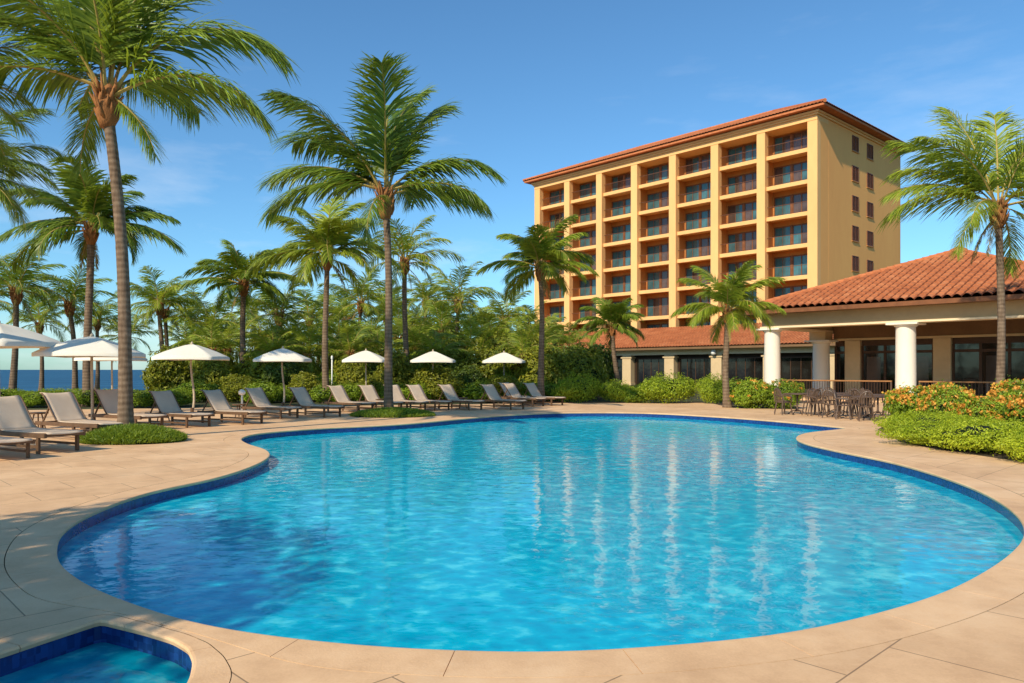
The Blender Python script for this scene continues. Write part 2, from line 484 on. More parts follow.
w = bpy.data.worlds.new('World'); scene.world = w; w.use_nodes = True
wt = NT(w) if False else None
nt = w.node_tree; bg = nt.nodes['Background']
sky = nt.nodes.new('ShaderNodeTexSky'); sky.sky_type = 'NISHITA'; sky.sun_disc = False
sky.sun_elevation = SUN_EL; sky.sun_rotation = math.atan2(sdir.x, sdir.y)
sky.air_density = 1.0; sky.dust_density = 0.4; sky.ozone_density = 2.5; sky.altitude = 0
tcw = nt.nodes.new('ShaderNodeTexCoord')
sep = nt.nodes.new('ShaderNodeSeparateXYZ'); nt.links.new(tcw.outputs['Generated'], sep.inputs[0])
mp = nt.nodes.new('ShaderNodeMapping'); mp.inputs['Scale'].default_value = (1.6, 1.6, 6.5)
nt.links.new(tcw.outputs['Generated'], mp.inputs[0])
cn = nt.nodes.new('ShaderNodeTexNoise'); cn.inputs['Scale'].default_value = 1.7; cn.inputs['Detail'].default_value = 8; cn.inputs['Roughness'].default_value = 0.6
nt.links.new(mp.outputs[0], cn.inputs['Vector'])
cr = nt.nodes.new('ShaderNodeValToRGB'); cr.color_ramp.elements[0].position = 0.50; cr.color_ramp.elements[1].position = 0.80
cr.color_ramp.elements[0].color = (0, 0, 0, 1); cr.color_ramp.elements[1].color = (0.55, 0.55, 0.55, 1)
nt.links.new(cn.outputs['Fac'], cr.inputs[0])
# clouds thin out overhead
hr = nt.nodes.new('ShaderNodeValToRGB'); hr.color_ramp.elements[0].position = 0.0; hr.color_ramp.elements[0].color = (1, 1, 1, 1)
hr.color_ramp.elements[1].position = 0.45; hr.color_ramp.elements[1].color = (0.12, 0.12, 0.12, 1)
nt.links.new(sep.outputs['Z'], hr.inputs[0])
mu = nt.nodes.new('ShaderNodeMath'); mu.operation = 'MULTIPLY'
nt.links.new(cr.outputs[0], mu.inputs[0]); nt.links.new(hr.outputs[0], mu.inputs[1])
tint = nt.nodes.new('ShaderNodeMix'); tint.data_type = 'RGBA'; tint.blend_type = 'MULTIPLY'; tint.inputs[0].default_value = 1
nt.links.new(sky.outputs[0], tint.inputs[6]); tint.inputs[7].default_value = (0.60, 0.95, 1.12, 1)
cm = nt.nodes.new('ShaderNodeMix'); cm.data_type = 'RGBA'
nt.links.new(mu.outputs[0], cm.inputs[0]); nt.links.new(tint.outputs[2], cm.inputs[6]); cm.inputs[7].default_value = (7.5, 7.6, 7.8, 1)
nt.links.new(cm.outputs[2], bg.inputs['Color'])
bg.inputs['Strength'].default_value = 0.15

scene.view_settings.view_transform = 'Standard'; scene.view_settings.look = 'None'
scene.view_settings.exposure = 0; scene.view_settings.gamma = 1
scene.render.engine = 'CYCLES'
scene.cycles.transparent_max_bounces = 12; scene.cycles.max_bounces = 8

# ------------------------------------------------------------------ pool outline, deck, ground
PX = [(60, 545), (63, 562), (90, 583), (130, 600), (195, 620), (255, 631), (320, 639), (400, 645.5), (512, 649.5), (580, 648.5), (662, 643.5),
      (735, 637), (792, 629.5), (862, 614.5), (937, 592), (987, 567), (1014, 546), (1022, 531), (1014, 514), (987, 495), (952, 480), (892, 462), (836, 450.5),
      (804, 443), (795, 437.8), (806, 432.6), (836, 429.2), (846, 428.0), (830, 426.0), (772, 420.6), (712, 416.2), (637, 412.6), (562, 412.6), (512, 414.8), (470, 418.0),
      (396, 424.4), (320, 428.2), (262, 433), (243, 438), (249, 443.5), (266, 449), (271, 455), (258, 464), (220, 477), (150, 492.5), (98, 511), (68, 529)]


def spline(P, n):
    out = []
    N = len(P)
    for i in range(N):
        p0, p1, p2, p3 = P[i - 1], P[i], P[(i + 1) % N], P[(i + 2) % N]
        # centripetal Catmull-Rom keeps the uneven spacing smooth
        t0 = 0; t1 = t0 + max(1e-3, (p1 - p0).length) ** 0.5; t2 = t1 + max(1e-3, (p2 - p1).length) ** 0.5; t3 = t2 + max(1e-3, (p3 - p2).length) ** 0.5
        k = max(2, int((p2 - p1).length / n))
        for j in range(k):
            t = t1 + (t2 - t1) * j / k
            A1 = p0 * ((t1 - t) / (t1 - t0)) + p1 * ((t - t0) / (t1 - t0))
            A2 = p1 * ((t2 - t) / (t2 - t1)) + p2 * ((t - t1) / (t2 - t1))
            A3 = p2 * ((t3 - t) / (t3 - t2)) + p3 * ((t - t2) / (t3 - t2))
            B1 = A1 * ((t2 - t) / (t2 - t0)) + A2 * ((t - t0) / (t2 - t0))
            B2 = A2 * ((t3 - t) / (t3 - t1)) + A3 * ((t - t1) / (t3 - t1))
            out.append(B1 * ((t2 - t) / (t2 - t1)) + B2 * ((t - t1) / (t2 - t1)))
    return out


def smooth_loop(P, it=2):
    for _ in range(it):
        P = [(P[i - 1] + P[i] * 2 + P[(i + 1) % len(P)]) / 4 for i in range(len(P))]
    return P


def resample(P, step):
    d = [0.0]
    for i in range(len(P)):
        d.append(d[-1] + (P[(i + 1) % len(P)] - P[i]).length)
    n = max(8, int(d[-1] / step)); out = []; j = 0
    for k in range(n):
        s = d[-1] * k / n
        while d[j + 1] < s: j += 1
        f = (s - d[j]) / max(1e-9, d[j + 1] - d[j])
        out.append(P[j].lerp(P[(j + 1) % len(P)], f))
    return out


def area2(P):
    return sum(P[i - 1].x * P[i].y - P[i].x * P[i - 1].y for i in range(len(P)))


def offset(P, d):
    out = []
    N = len(P)
    for i in range(N):
        t = (P[(i + 1) % N] - P[i - 1]).normalized()
        out.append(P[i] + Vector((t.y, -t.x, 0)) * d)          # outward for a counter-clockwise loop
    return out


def clean_offset(P, d, ref):
    """offset and pull back points that come too near the inner loop"""
    Q = offset(P, d)
    for i, q in enumerate(Q):
        m = min((q - r).length for r in ref)
        if m < d * 0.93:
            Q[i] = P[i] + (Q[i] - P[i]) * max(0.35, m / d * 0.7)
    return smooth_loop(Q, 3)


pool = resample(smooth_loop(resample(spline([gp(*p) for p in PX], 0.12), 0.12), 3), 0.12)
if area2(pool) < 0: pool.reverse()
pool = resample(offset(pool, 0.04), 0.12)
JX = [(-150, 693), (-40, 662), (0, 651), (50, 634.5), (90, 621.6), (101, 618.0), (118, 622), (145, 628.5), (175, 637.5), (191, 647), (196.5, 660), (194, 674), (180, 700), (120, 745), (30, 780), (-80, 760)]
spa = resample(smooth_loop(resample([gp(*p) for p in JX], 0.04), 1), 0.04)
if area2(spa) < 0: spa.reverse()


def poly_sheet(mb, outer, holes, z):
    loops = [outer] + holes
    flat = [p for l in loops for p in l]
    tris = tessellate_polygon([[Vector((p.x, p.y, 0)) for p in l] for l in loops])
    vs = [(p.x, p.y, z) for p in flat]
    fs = []
    for a, b, c in tris:
        n = (flat[b] - flat[a]).cross(flat[c] - flat[a]).z
        fs.append((a, b, c) if n > 0 else (a, c, b))
    mb.add(vs, fs)


def V2(l): return [Vector((x, y, 0)) for x, y in l]


CW = 0.36


def widths(P, Q, w, share):
    W = [min(w, max(0.03, share * min((p - q).length for q in Q))) for p in P]
    for _ in range(6): W = [(W[i - 1] + W[i] * 2 + W[(i + 1) % len(W)]) / 4 for i in range(len(W))]
    return W


def offset_var(P, W):
    O = clean_offset(P, max(W), P)
    return [p + (o - p).normalized() * min((o - p).length, w) for p, o, w in zip(P, O, W)]


# where the two pools come close their copings share the gap between them
pool_out = offset_var(pool, widths(pool, spa, CW, 0.50))
spa_out = offset_var(spa, widths(spa, pool, 0.2, 0.30))
# ground sheet to the horizon inland, the coast on the left and behind
coast = V2([(-4000, -900), (-70, 36), (-45, 52), (-30, 60), (-14, 74), (10, 110), (80, 230), (3000, 4200), (6000, 4200), (6000, -3000), (-4000, -3000)])
mb = MB(); poly_sheet(mb, coast, [offset(pool, 0.05), offset(spa, 0.05)], -0.03)
tag(mb.build('ground', M['ground']), kind='structure')
mb = MB()
shore = coast[:8]
for a, b in zip(shore, shore[1:]):
    t = (b - a).normalized(); n = Vector((-t.y, t.x, 0))
    mb.add([a + Vector((0, 0, -0.03)), b + Vector((0, 0, -0.03)), b + n * 10 + Vector((0, 0, -3.2)), a + n * 10 + Vector((0, 0, -3.2))], [(0, 1, 2, 3)])
tag(mb.build('beach', M['sand']), kind='structure')
mb = MB(); mb.add([(-9000, -4000, -2.6), (9000, -4000, -2.6), (9000, 12000, -2.6), (-9000, 12000, -2.6)], [(0, 1, 2, 3)])
tag(mb.build('sea', M['sea']), kind='structure')

deck_outer = V2([(-45, -15), (40, -15), (40, 15), (30, 24.5), (14.6, 41.6), (11.2, 36.6), (6, 36.2), (1.5, 36.4), (-3, 34.8), (-8, 33.2), (-14, 31.5), (-22, 29), (-45, 26)])
# the deck sheet leaves a groove a few millimetres wide round the copings
near = [p for p in spa_out]
def inside(p, L):
    c = False
    for i in range(len(L)):
        a, b = L[i - 1], L[i]
        if (a.y > p.y) != (b.y > p.y) and p.x < (b.x - a.x) * (p.y - a.y) / (b.y - a.y) + a.x: c = not c
    return c
mb = MB(); poly_sheet(mb, deck_outer, [offset(pool_out, 0.007), offset(spa_out, 0.005)], 0.0)
tag(mb.build('pool_deck', M['deck']), kind='structure')


def coping(name, inner, outer, block, z):
    mb = MB()
    N = len(inner)
    per = max(1, int(block / ((inner[1] - inner[0]).length)))
    sect = lambda a, b: [a + (a - b).normalized() * 0.012 + Vector((0, 0, -0.04)), a + (a - b).normalized() * 0.02 + Vector((0, 0, z - 0.016)), a + (a - b).normalized() * 0.012 + Vector((0, 0, z - 0.003)),
                         a.lerp(b, 0.02) + Vector((0, 0, z)), b + Vector((0, 0, z)), b + Vector((0, 0, -0.028))]
    i = 0
    while i < N:
        e = min(i + per, N)
        rows = []
        for k in range(i, e + 1):
            a, b = inner[k % N], outer[k % N]
            if k == e:                                       # a 5 mm joint at the end of each block
                a0, b0 = inner[(k - 1) % N], outer[(k - 1) % N]
                a = a.lerp(a0, 0.005 / max(0.006, (a - a0).length)); b = b.lerp(b0, min(0.9, 0.005 / max(0.006, (b - b0).length)))
            rows.append(sect(a, b))
        n = len(rows[0])
        vs = [p for r in rows for p in r]; fs = []
        for r in range(len(rows) - 1):
            for c in range(n - 1):
                fs.append((r * n + c, r * n + c + 1, r * n + n + c + 1, r * n + n + c))
        fs.append(tuple(range(n))); fs.append(tuple(range((len(rows) - 1) * n + n - 1, (len(rows) - 1) * n - 1, -1)))
        mb.add(vs, fs)
        i = e
    for k in range(len(mb.f)): mb.f[k] = tuple(reversed(mb.f[k]))
    return tag(mb.build(name, M['coping']), kind='structure')


coping('pool_coping', pool, pool_out, 1.05, 0.0)
coping('spa_coping', spa, spa_out, 0.8, 0.0)
mb = MB()
L2 = offset(pool, 0.30)
def ring(mb, A, za, B, zb):
    n = len(A); vs = [(p.x, p.y, za) for p in A] + [(p.x, p.y, zb) for p in B]
    mb.add(vs, [(i, n + i, n + (i + 1) % n, (i + 1) % n) for i in range(n)])
def basin(inner, depth, band, shelf, name_p):
    mb = MB(); ring(mb, inner, -0.02, inner, -band)
    tag(mb.build(name_p + '_tile_band', M['mosaic']), kind='structure')
    mb = MB()
    ins = offset(inner, -shelf)
    ring(mb, inner, -band, inner, -band - 0.16)
    ring(mb, inner, -band - 0.16, ins, -band - 0.2)
    ring(mb, ins, -band - 0.2, ins, -depth)
    poly_sheet(mb, ins, [], -depth)
    tag(mb.build(name_p + '_basin', M['pool_floor']), kind='structure')
basin(pool, 1.0, 0.27, 0.22, 'pool')
basin(spa, 0.8, 0.24, 0.05, 'spa')
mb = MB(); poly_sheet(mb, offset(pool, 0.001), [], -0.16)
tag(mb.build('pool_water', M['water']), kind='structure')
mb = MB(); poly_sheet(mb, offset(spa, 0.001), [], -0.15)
tag(mb.build('spa_water', M['water_shaded']), kind='structure')
# planting beds laid on the deck
mb = MB()
bedR = V2([(9.75, 20.2), (9.2, 18.6), (8.6, 16.8), (8.5, 15.4), (8.75, 13.7), (9.3, 11.8), (10.5, 9.5), (40, 9.5), (40, 14.9), (30, 24), (17, 27.5), (11.5, 23)])
poly_sheet(mb, bedR, [], 0.006)
poly_sheet(mb, V2([(9.2, 31.6), (9.9, 31.0), (11.4, 30.7), (12.2, 32), (13.2, 37.5), (11.5, 36.3), (9.4, 35.6)]), [], 0.006)
tag(mb.build('planting_bed', M['soil']), kind='structure')

# ------------------------------------------------------------------ palms
def rnd(a, b, g): return g.uniform(a, b)


def frond(mb, g, az, el, L, droop, n=46, ll=0.62, side=0.0, r0=0.12, z0=0.0, dry=False, wide=0.05):
    """one pinnate leaf: arching midrib and two rows of hanging leaflets"""
    S = 14
    p = Vector((math.cos(az) * r0, math.sin(az) * r0, z0)); pts = [p.copy()]; tans = []
    a = az
    for i in range(S):
        s = (i + 0.5) / S
        e = el - droop * (s ** 1.35)
        a = az + side * s * s
        d = Vector((math.cos(a) * math.cos(e), math.sin(a) * math.cos(e), math.sin(e)))
        tans.append(d); p = p + d * (L / S); pts.append(p.copy())
    mb.mi = 1
    mb.tube(pts, [0.045 * L / 4 * (1 - 0.9 * i / S) + 0.004 for i in range(S + 1)], 4, False)
    mb.mi = 2 if dry else 0
    roll = g.uniform(-0.35, 0.35)
    torn = [(g.uniform(0.2, 0.95), g.uniform(0.01, 0.04), g.choice((-1, 1))) for _ in range(3)]
    for k in range(n):
        s = 0.13 + 0.87 * (k + 0.5) / n
        i = min(S - 1, int(s * S)); f = s * S - i
        base = pts[i].lerp(pts[i + 1], f); T = tans[i]
        lat0 = T.cross(Vector((0, 0, 1)))
        lat0 = lat0.normalized() if lat0.length > 1e-3 else Vector((math.sin(az), -math.cos(az), 0))
        upv = lat0.cross(T).normalized()
        prof = (math.sin(PI * min(1, 0.14 + 0.74 * s)) ** 0.75)
        for sg in (-1, 1):
            if g.random() < 0.03 or any(sg == t_[2] and abs(s - t_[0]) < t_[1] for t_ in torn): continue
            lat = (lat0 * math.cos(roll) + upv * math.sin(roll)) * sg
            fw = 0.75 + 1.15 * s + g.uniform(-0.2, 0.2)
            d = (lat + T * fw + upv * g.uniform(-0.15, 0.35) + Vector((0, 0, -0.34))).normalized()
            l = ll * L / 4 * prof * g.uniform(0.70, 1.15) * (1 if s < 0.93 else 0.75)
            dr = g.uniform(0.15, 0.55)
            d2 = (d + Vector((0, 0, -dr))).normalized(); d3 = (d2 + Vector((0, 0, -dr * 0.8)) + lat * g.uniform(-0.2, 0.2)).normalized()
            q1 = base + d * l * 0.38; q2 = q1 + d2 * l * 0.36; q3 = q2 + d3 * l * 0.28
            wv = T * (wide * L / 4 * 0.5 * g.uniform(0.75, 1.2))
            mb.add([base - wv * 0.6, base + wv * 0.6, q1 + wv, q1 - wv, q2 + wv * 0.7, q2 - wv * 0.7, q3], [(0, 1, 2, 3), (3, 2, 4, 5), (5, 4, 6)])


def crown_mesh(seed, fronds=None, count=22, L=3.6, n=46, gold=False, up=0.0, name='crown', parent=None, wide=0.05, dry=2):
    g = random.Random(seed)
    mb = MB()
    lst = list(fronds or [])
    if n < 40: n = int(n * 1.35); wide *= 1.15
    else: n = int(n * 2.4); wide *= 1.08
    for k in range(count):
        f = k / max(1, count - 1)
        az = k * 2.39996 + g.uniform(-0.3, 0.3)
        el = R(80) - R(86) * f + R(up) * (1 - f) * 0.5 + g.uniform(-0.14, 0.14)
        lst.append((az, el, L * g.uniform(0.82, 1.08) * (0.82 + 0.18 * math.sin(PI * min(1, f + 0.25))), R(66) + R(14) * f + g.uniform(-0.2, 0.3)))
    for j, (az, el, l, dr) in enumerate(lst):
        frond(mb, g, az, el, l, dr, n, g.uniform(1.35, 1.6), g.uniform(-0.35, 0.35), 0.10, g.uniform(-0.12, 0.2) + 0.15 * math.sin(el), False, wide)
    for j in range(dry):
        frond(mb, g, g.uniform(0, 6.28), R(-38), L * 0.5, R(40), n // 2, 0.7, 0, 0.1, -0.25, True, wide)
    return mb.build(name, [M['palm_gold'] if gold else M['palm'], M['petiole'], M['palm_dry']], parent)


def sheath_mesh(seed, parent, s=1.0):
    g = random.Random(seed); mb = MB()
    prof = []
    for i in range(9):
        f = i / 8
        prof.append((s * (0.10 + 0.115 * math.sin(PI * min(1, 0.08 + f * 0.90)) + g.uniform(-0.015, 0.015)), s * (-0.62 + 0.86 * f)))
    mb.lathe(prof, 12)
    mb.v = [(x * (1 + 0.25 * noise.noise(Vector((x * 6, y * 6, z * 4 + seed)))), y * (1 + 0.25 * noise.noise(Vector((x * 6 + 9, y * 6, z * 4 + seed)))), z) for x, y, z in mb.v]
    for k in range(30):                                        # old leaf bases sticking out
        a = k * 2.4; z = s * (-0.5 + 0.62 * k / 30)
        b = Vector((math.cos(a), math.sin(a), 0)); t = Vector((-b.y, b.x, 0)) * g.uniform(-0.05, 0.05)
        mb.tube([b * 0.15 * s + Vector((0, 0, z)), b * 0.225 * s + t + Vector((0, 0, z + 0.15 * s)), b * g.uniform(0.22, 0.34) * s + t * 2 + Vector((0, 0, z + g.uniform(0.22, 0.42) * s))],
                [0.05 * s, 0.035 * s, 0.008 * s], 5)
    return mb.build('leaf_sheath', M['sheath'], parent, True)


def trunk_mesh(seed, H, lean, r_base, r_top, parent, n=14):
    """lean: (dx, dy) of the base relative to the crown, the crown sits above the origin offset by lean"""
    g = random.Random(seed); mb = MB()
    pts = []; rad = []
    K = int(H / 0.09)
    for i in range(K + 1):
        f = i / K
        bend = f ** 1.6
        pts.append(Vector((lean[0] * bend + 0.05 * math.sin(f * 5 + seed), lean[1] * bend, H * f - 0.05)))
        r = r_top + (r_base - r_top) * (1 - f) ** 2.2 + 0.10 * r_base * math.exp(-f * H / 0.35) * 4
        rad.append(r * (1 + (0.018 if i % 2 else -0.008) + g.uniform(-0.014, 0.014)))
    mb.tube(pts, rad, n)
    o = mb.build('trunk', M['bark'], parent, True)
    return pts[-1]


def palm(px, py, D, label, seed, L=3.6, fronds=None, count=20, base_px=None, n=46, r=(0.20, 0.12), gold=False, crown=None, group=None, up=0.0, rz=None, scale=1.0, wide=0.05, dry=2, sh=1.0):
    base = at(base_px if base_px is not None else px, D)
    H = hz(py, D)
    root = empty('palm_tree', base, 0, label, 'palm tree', group)
    lean = ((px - (base_px if base_px is not None else px)) / FPX * D, 0)
    top = trunk_mesh(seed, H - 0.25, lean, r[0], r[1], root)
    g = random.Random(seed)
    if crown is None:
        c = crown_mesh(seed, fronds, count, L, n, gold, up, 'crown', root, wide, dry)
        s = sheath_mesh(seed, root, sh)
    else:
        c = crown[0].copy(); COL.objects.link(c); c.parent = root
        s = crown[1].copy(); COL.objects.link(s); s.parent = root
        c.scale = (scale,) * 3; s.scale = (scale,) * 3
        c.rotation_euler = (g.uniform(-0.08, 0.08), g.uniform(-0.08, 0.08), g.uniform(0, 6.28) if rz is None else rz)
    c.location = top + Vector((0, 0, 0.28)); s.location = top + Vector((0, 0, 0.28))
    return root, c, s


d = R
# the tall palm at the left: its big fronds follow the photograph
palm(108, 96, 17.4, 'tall palm closest to camera on left with thick brown trunk rising from a grass mound', 11, 3.5,
     [(d(4), d(60), 4.5, d(102)), (d(-10), d(24), 4.0, d(78)), (d(176), d(56), 4.5, d(72)), (d(187), d(24), 3.7, d(62)), (d(150), d(74), 4.2, d(40)), (d(96), d(82), 4.2, d(26)), (d(50), d(76), 4.0, d(40)),
      (d(-85), d(82), 3.6, d(52)), (d(-14), d(-34), 2.0, d(38)), (d(75), d(44), 3.5, d(80)), (d(125), d(40), 3.5, d(80)), (d(205), d(66), 4.0, d(66))], 2, 128, 66, (0.165, 0.118), dry=0, up=14, sh=1.15, wide=0.055)
palm(385, 196, 27.4, 'tall palm behind the pool edge rising from small grass mound in front of loungers', 23, 4.2,
     [(d(3), d(44), 4.4, d(84)), (d(-16), d(14), 4.0, d(58)), (d(18), d(22), 3.5, d(58)), (d(172), d(34), 4.6, d(60)), (d(188), d(16), 4.4, d(66)), (d(158), d(60), 5.2, d(70)), (d(205), d(64), 5.0, d(58)),
      (d(50), d(72), 4.9, d(44)), (d(-80), d(80), 4.3, d(46)), (d(100), d(78), 4.8, d(40)), (d(80), d(40), 3.8, d(76)), (d(128), d(44), 4.0, d(70))], 3, 390, 62, (0.165, 0.12), dry=0, up=14, sh=1.3, wide=0.058)
palm(1000, 208, 26.0, 'palm on right in front of pavilion roof, slim trunk rising behind orange flowers', 37, 3.7,
     [(d(176), d(20), 3.9, d(62)), (d(168), d(40), 3.6, d(68)), (d(150), d(56), 4.0, d(44)), (d(120), d(76), 4.0, d(20)), (d(60), d(74), 4.1, d(22)), (d(-50), d(74), 3.7, d(34)), (d(200), d(58), 3.9, d(56)),
      (d(10), d(48), 3.8, d(50)), (d(-10), d(15), 3.6, d(62)), (d(-160), d(-20), 2.6, d(60)), (d(-40), d(-25), 2.1, d(50)), (d(220), d(10), 2.9, d(70))], 4, 1000, 54, (0.155, 0.11), gold=True, dry=3, up=10, sh=1.1)
palm(90, 228, 33.5, 'palm with full round crown left of tallest trunk, standing behind the white parasol', 41, 3.5,
     [(d(0), d(12), 3.9, d(58)), (d(180), d(14), 3.9, d(50)), (d(190), d(-2), 3.7, d(56)), (d(20), d(36), 3.5, d(62))], 17, 88, 46, (0.21, 0.145), up=14, sh=1.2, wide=0.085)
palm(326, 256, 36.5, 'medium palm just left of the second tallest palm, spreading yellow green crown', 53, 3.4,
     [(d(0), d(20), 3.5, d(66)), (d(180), d(18), 3.7, d(64)), (d(100), d(78), 3.4, d(30))], 18, 326, 46, (0.18, 0.125), gold=True, up=8, sh=1.1, wide=0.085)
palm(540, 268, 36.0, 'slender palm at left corner of hotel, leaning base beside the last lounger', 67, 2.9,
     [(d(178), d(24), 2.9, d(62)), (d(2), d(20), 2.7, d(64))], 18, 542, 46, (0.18, 0.11), gold=True, up=6, sh=1.0, wide=0.085)
palm(243, 284, 41.5, 'straight palm with open star shaped crown between two parasols on left', 71, 3.2, [(d(0), d(24), 3.3, d(58)), (d(180), d(24), 3.3, d(58))], 18, 244, 46, (0.19, 0.135), up=4, sh=1.1, wide=0.085)
palm(612, 328, 44.0, 'short palm with dark crown in front of low tiled wing', 83, 2.5, None, 22, 618, 42, (0.18, 0.12), up=8, sh=0.8, wide=0.085)
palm(726, 312, 32.0, 'short bushy palm with brown trunk at far pool edge before the hotel', 97, 2.5, [(d(190), d(30), 2.4, d(70)), (d(-5), d(30), 2.3, d(70))], 20, 727, 40, (0.16, 0.115), gold=True, up=10, sh=0.8, wide=0.08)
palm(-34, 182, 23.5, 'palm at left edge of view, only drooping fronds showing', 101, 3.4, [(d(0), d(20), 2.3, d(74)), (d(-20), d(5), 2.2, d(66)), (d(8), d(-12), 2.0, d(50)), (d(20), d(40), 2.4, d(80))], 14, -42, 46, (0.2, 0.14), up=8)
palm(-88, 96, 17.0, 'palm beyond left edge with one frond tip entering the picture', 103, 3.0, [(d(-8), d(2), 2.75, d(50))], 14, -95, 46, (0.2, 0.14), up=10)

# four crowns shared by the farther palms
protos = []
first = [(17, 292, 39, 'palm with dark crown near left edge above the sea'), (160, 305, 49, 'palm over the sea gap, left one of twin trunks'),
         (405, 262, 42, 'palm with full crown just right of second tallest trunk'), (458, 304, 50, 'palm with feathery crown between two rightmost parasols')]
for k, (px, py, D, lb) in enumerate(first):
    r_, c_, s_ = palm(px, py, D, lb, 200 + k, [3.0, 3.0, 3.3, 3.1][k], None, 17, px + [-4, 3, 1, -2][k], 34, (0.2, 0.13), gold=(k > 0), up=6, wide=0.075, sh=1.1)
    protos.append((c_, s_))
far = [(70, 305, 43, 76, 0, 1.0, 'palm with pale trunk above first full parasol'), (166, 312, 51, 167, 1, 0.92, 'right one of twin palm trunks over the sea gap'),
       (210, 330, 50, 206, 3, 0.95, 'palm with low golden crown behind third parasol'), (279, 316, 46, 278, 1, 1.0, 'palm whose pale trunk shows above the fourth parasol'),
       (360, 304, 54, 358, 2, 0.95, 'palm crown in grove left of second tallest trunk'), (425, 302, 55, 424, 1, 0.9, 'golden palm crown behind the sixth parasol'),
       (505, 322, 56, 503, 3, 1.0, 'palm crown low behind rightmost parasol'), (128, 338, 60, 130, 2, 0.9, 'small palm far off above the sea beside tallest trunk'),
       (310, 322, 58, 310, 3, 1.0, 'palm crown deep in grove left of medium palm'), (240, 335, 60, 242, 2, 1.0, 'palm crown deep in grove behind star shaped palm'),
       (386, 318, 60, 384, 0, 1.0, 'shaded palm crown deep in grove behind second tallest trunk'), (482, 330, 62, 482, 1, 0.95, 'palm crown deep in grove left of rightmost parasol'),
       (528, 330, 60, 530, 2, 0.9, 'palm crown partly behind slender palm beside the hotel'), (40, 325, 54, 42, 3, 0.95, 'palm crown low above the leftmost parasol'),
       (98, 322, 56, 97, 1, 0.95, 'golden palm crown directly behind the tallest trunk'), (-20, 300, 42, -22, 2, 1.0, 'palm at extreme left edge with its trunk out of view'),
       (338, 340, 50, 340, 1, 0.85, 'low palm crown behind fourth and fifth parasols'), (440, 335, 48, 442, 3, 0.85, 'low palm crown right above the sixth parasol'),
       (185, 345, 56, 184, 0, 0.85, 'low palm crown left of third parasol above shrubs'), (555, 345, 62, 556, 0, 0.8, 'low palm crown against left end of hotel')]
more = [(228, 352, 46, 228, 1, .8), (262, 345, 48, 263, 3, .85), (296, 350, 45, 297, 2, .8), (318, 348, 52, 318, 1, .9), (345, 322, 57, 346, 3, .95), (372, 345, 48, 371, 1, .85), (398, 340, 52, 399, 3, .9),
        (418, 352, 45, 417, 2, .8), (448, 318, 58, 449, 1, .95), (470, 350, 47, 471, 3, .8), (492, 342, 50, 491, 1, .9), (515, 350, 50, 516, 2, .85), (535, 352, 48, 534, 3, .8), (570, 348, 56, 569, 1, .8),
        (212, 352, 43, 213, 3, .75), (273, 356, 42, 272, 1, .7), (305, 358, 43, 306, 3, .72), (350, 355, 43, 349, 1, .75), (378, 358, 44, 378, 3, .7), (412, 330, 56, 411, 1, .9), (436, 358, 43, 436, 1, .72), (464, 340, 53, 463, 3, .85), (480, 358, 45, 481, 1, .7), (522, 358, 44, 521, 3, .7),
        (192, 322, 60, 193, 3, .95), (255, 312, 64, 255, 1, 1.0), (330, 318, 66, 330, 3, 1.0), (392, 308, 66, 391, 1, 1.0), (545, 338, 70, 545, 3, .9)]
for m_ in more: far.append((*m_, 'mid height palm with golden green crown overlapping others in the grove behind the loungers'))
for k, (px, py, D, bpx, v, sc, lb) in enumerate(far):
    palm(px, py, D, lb, 300 + k, base_px=bpx, crown=protos[v], scale=sc, r=(0.17, 0.12), group='palms in the grove behind the loungers')
# a palm outside the picture whose shade falls in stripes on the far left of the deck
for k, (x, y, h) in enumerate([(-17.0, 5.6, 7.2)]):
    root = empty('palm_tree', (x, y, 0), 0, 'palm standing outside the picture behind the left side of the deck', 'palm tree')
    top = trunk_mesh(400 + k, h, (0.3, 0.1), 0.2, 0.13, root)
    for src, z in ((protos[k][0], 0.28), (protos[k][1], 0.28)):
        c = src.copy(); COL.objects.link(c); c.parent = root; c.location = top + Vector((0, 0, z)); c.rotation_euler = (0, 0, k * 1.3)
        c.scale = (0.68, 0.68, 0.68)


# ------------------------------------------------------------------ shrubs and trees
def leaf_cloud(mb, g, lobes, n, size, shell=0.35, flat=0.0):
    """leaf-sized folded faces spread through ellipsoid lobes"""
    tot = sum(l[3] * l[4] + l[4] * l[5] + l[3] * l[5] for l in lobes)
    for (cx, cy, cz, rx, ry, rz) in lobes:
        k = int(n * (rx * ry + ry * rz + rx * rz) / tot)
        for _ in range(k):
            u = g.uniform(-1, 1) if rz < 1e9 else 0; a = g.uniform(0, 2 * PI); s = math.sqrt(1 - u * u)
            dv = Vector((s * math.cos(a), s * math.sin(a), u))
            nz = noise.noise(dv * 2.3 + Vector((cx * 3 + 7, cy * 3, cz * 5)))
            rr = 1 + 0.38 * nz - shell * g.random() ** 1.7 + (g.uniform(0.08, 0.3) if g.random() < 0.05 else 0)
            p = Vector((cx + dv.x * rx * rr, cy + dv.y * ry * rr, cz + dv.z * rz * rr))
            if p.z < 0.02: continue
            nr = (Vector((dv.x / rx, dv.y / ry, dv.z / rz)).normalized() + Vector((g.uniform(-1, 1), g.uniform(-1, 1), g.uniform(-0.5, 1.1))) * 0.75).normalized()
            t = nr.cross(Vector((g.uniform(-1, 1), g.uniform(-1, 1), g.uniform(-1, 1))))
            if t.length < 1e-3: continue
            t.normalize(); b = nr.cross(t)
            l = size * g.uniform(0.6, 1.35); w = l * g.uniform(0.38, 0.55)
            mb.add([p - t * l * 0.5, p - b * w * 0.5 + nr * l * 0.12, p + t * l * 0.5 - nr * l * 0.1, p + b * w * 0.5 + nr * l * 0.12], [(0, 1, 2), (0, 2, 3)])


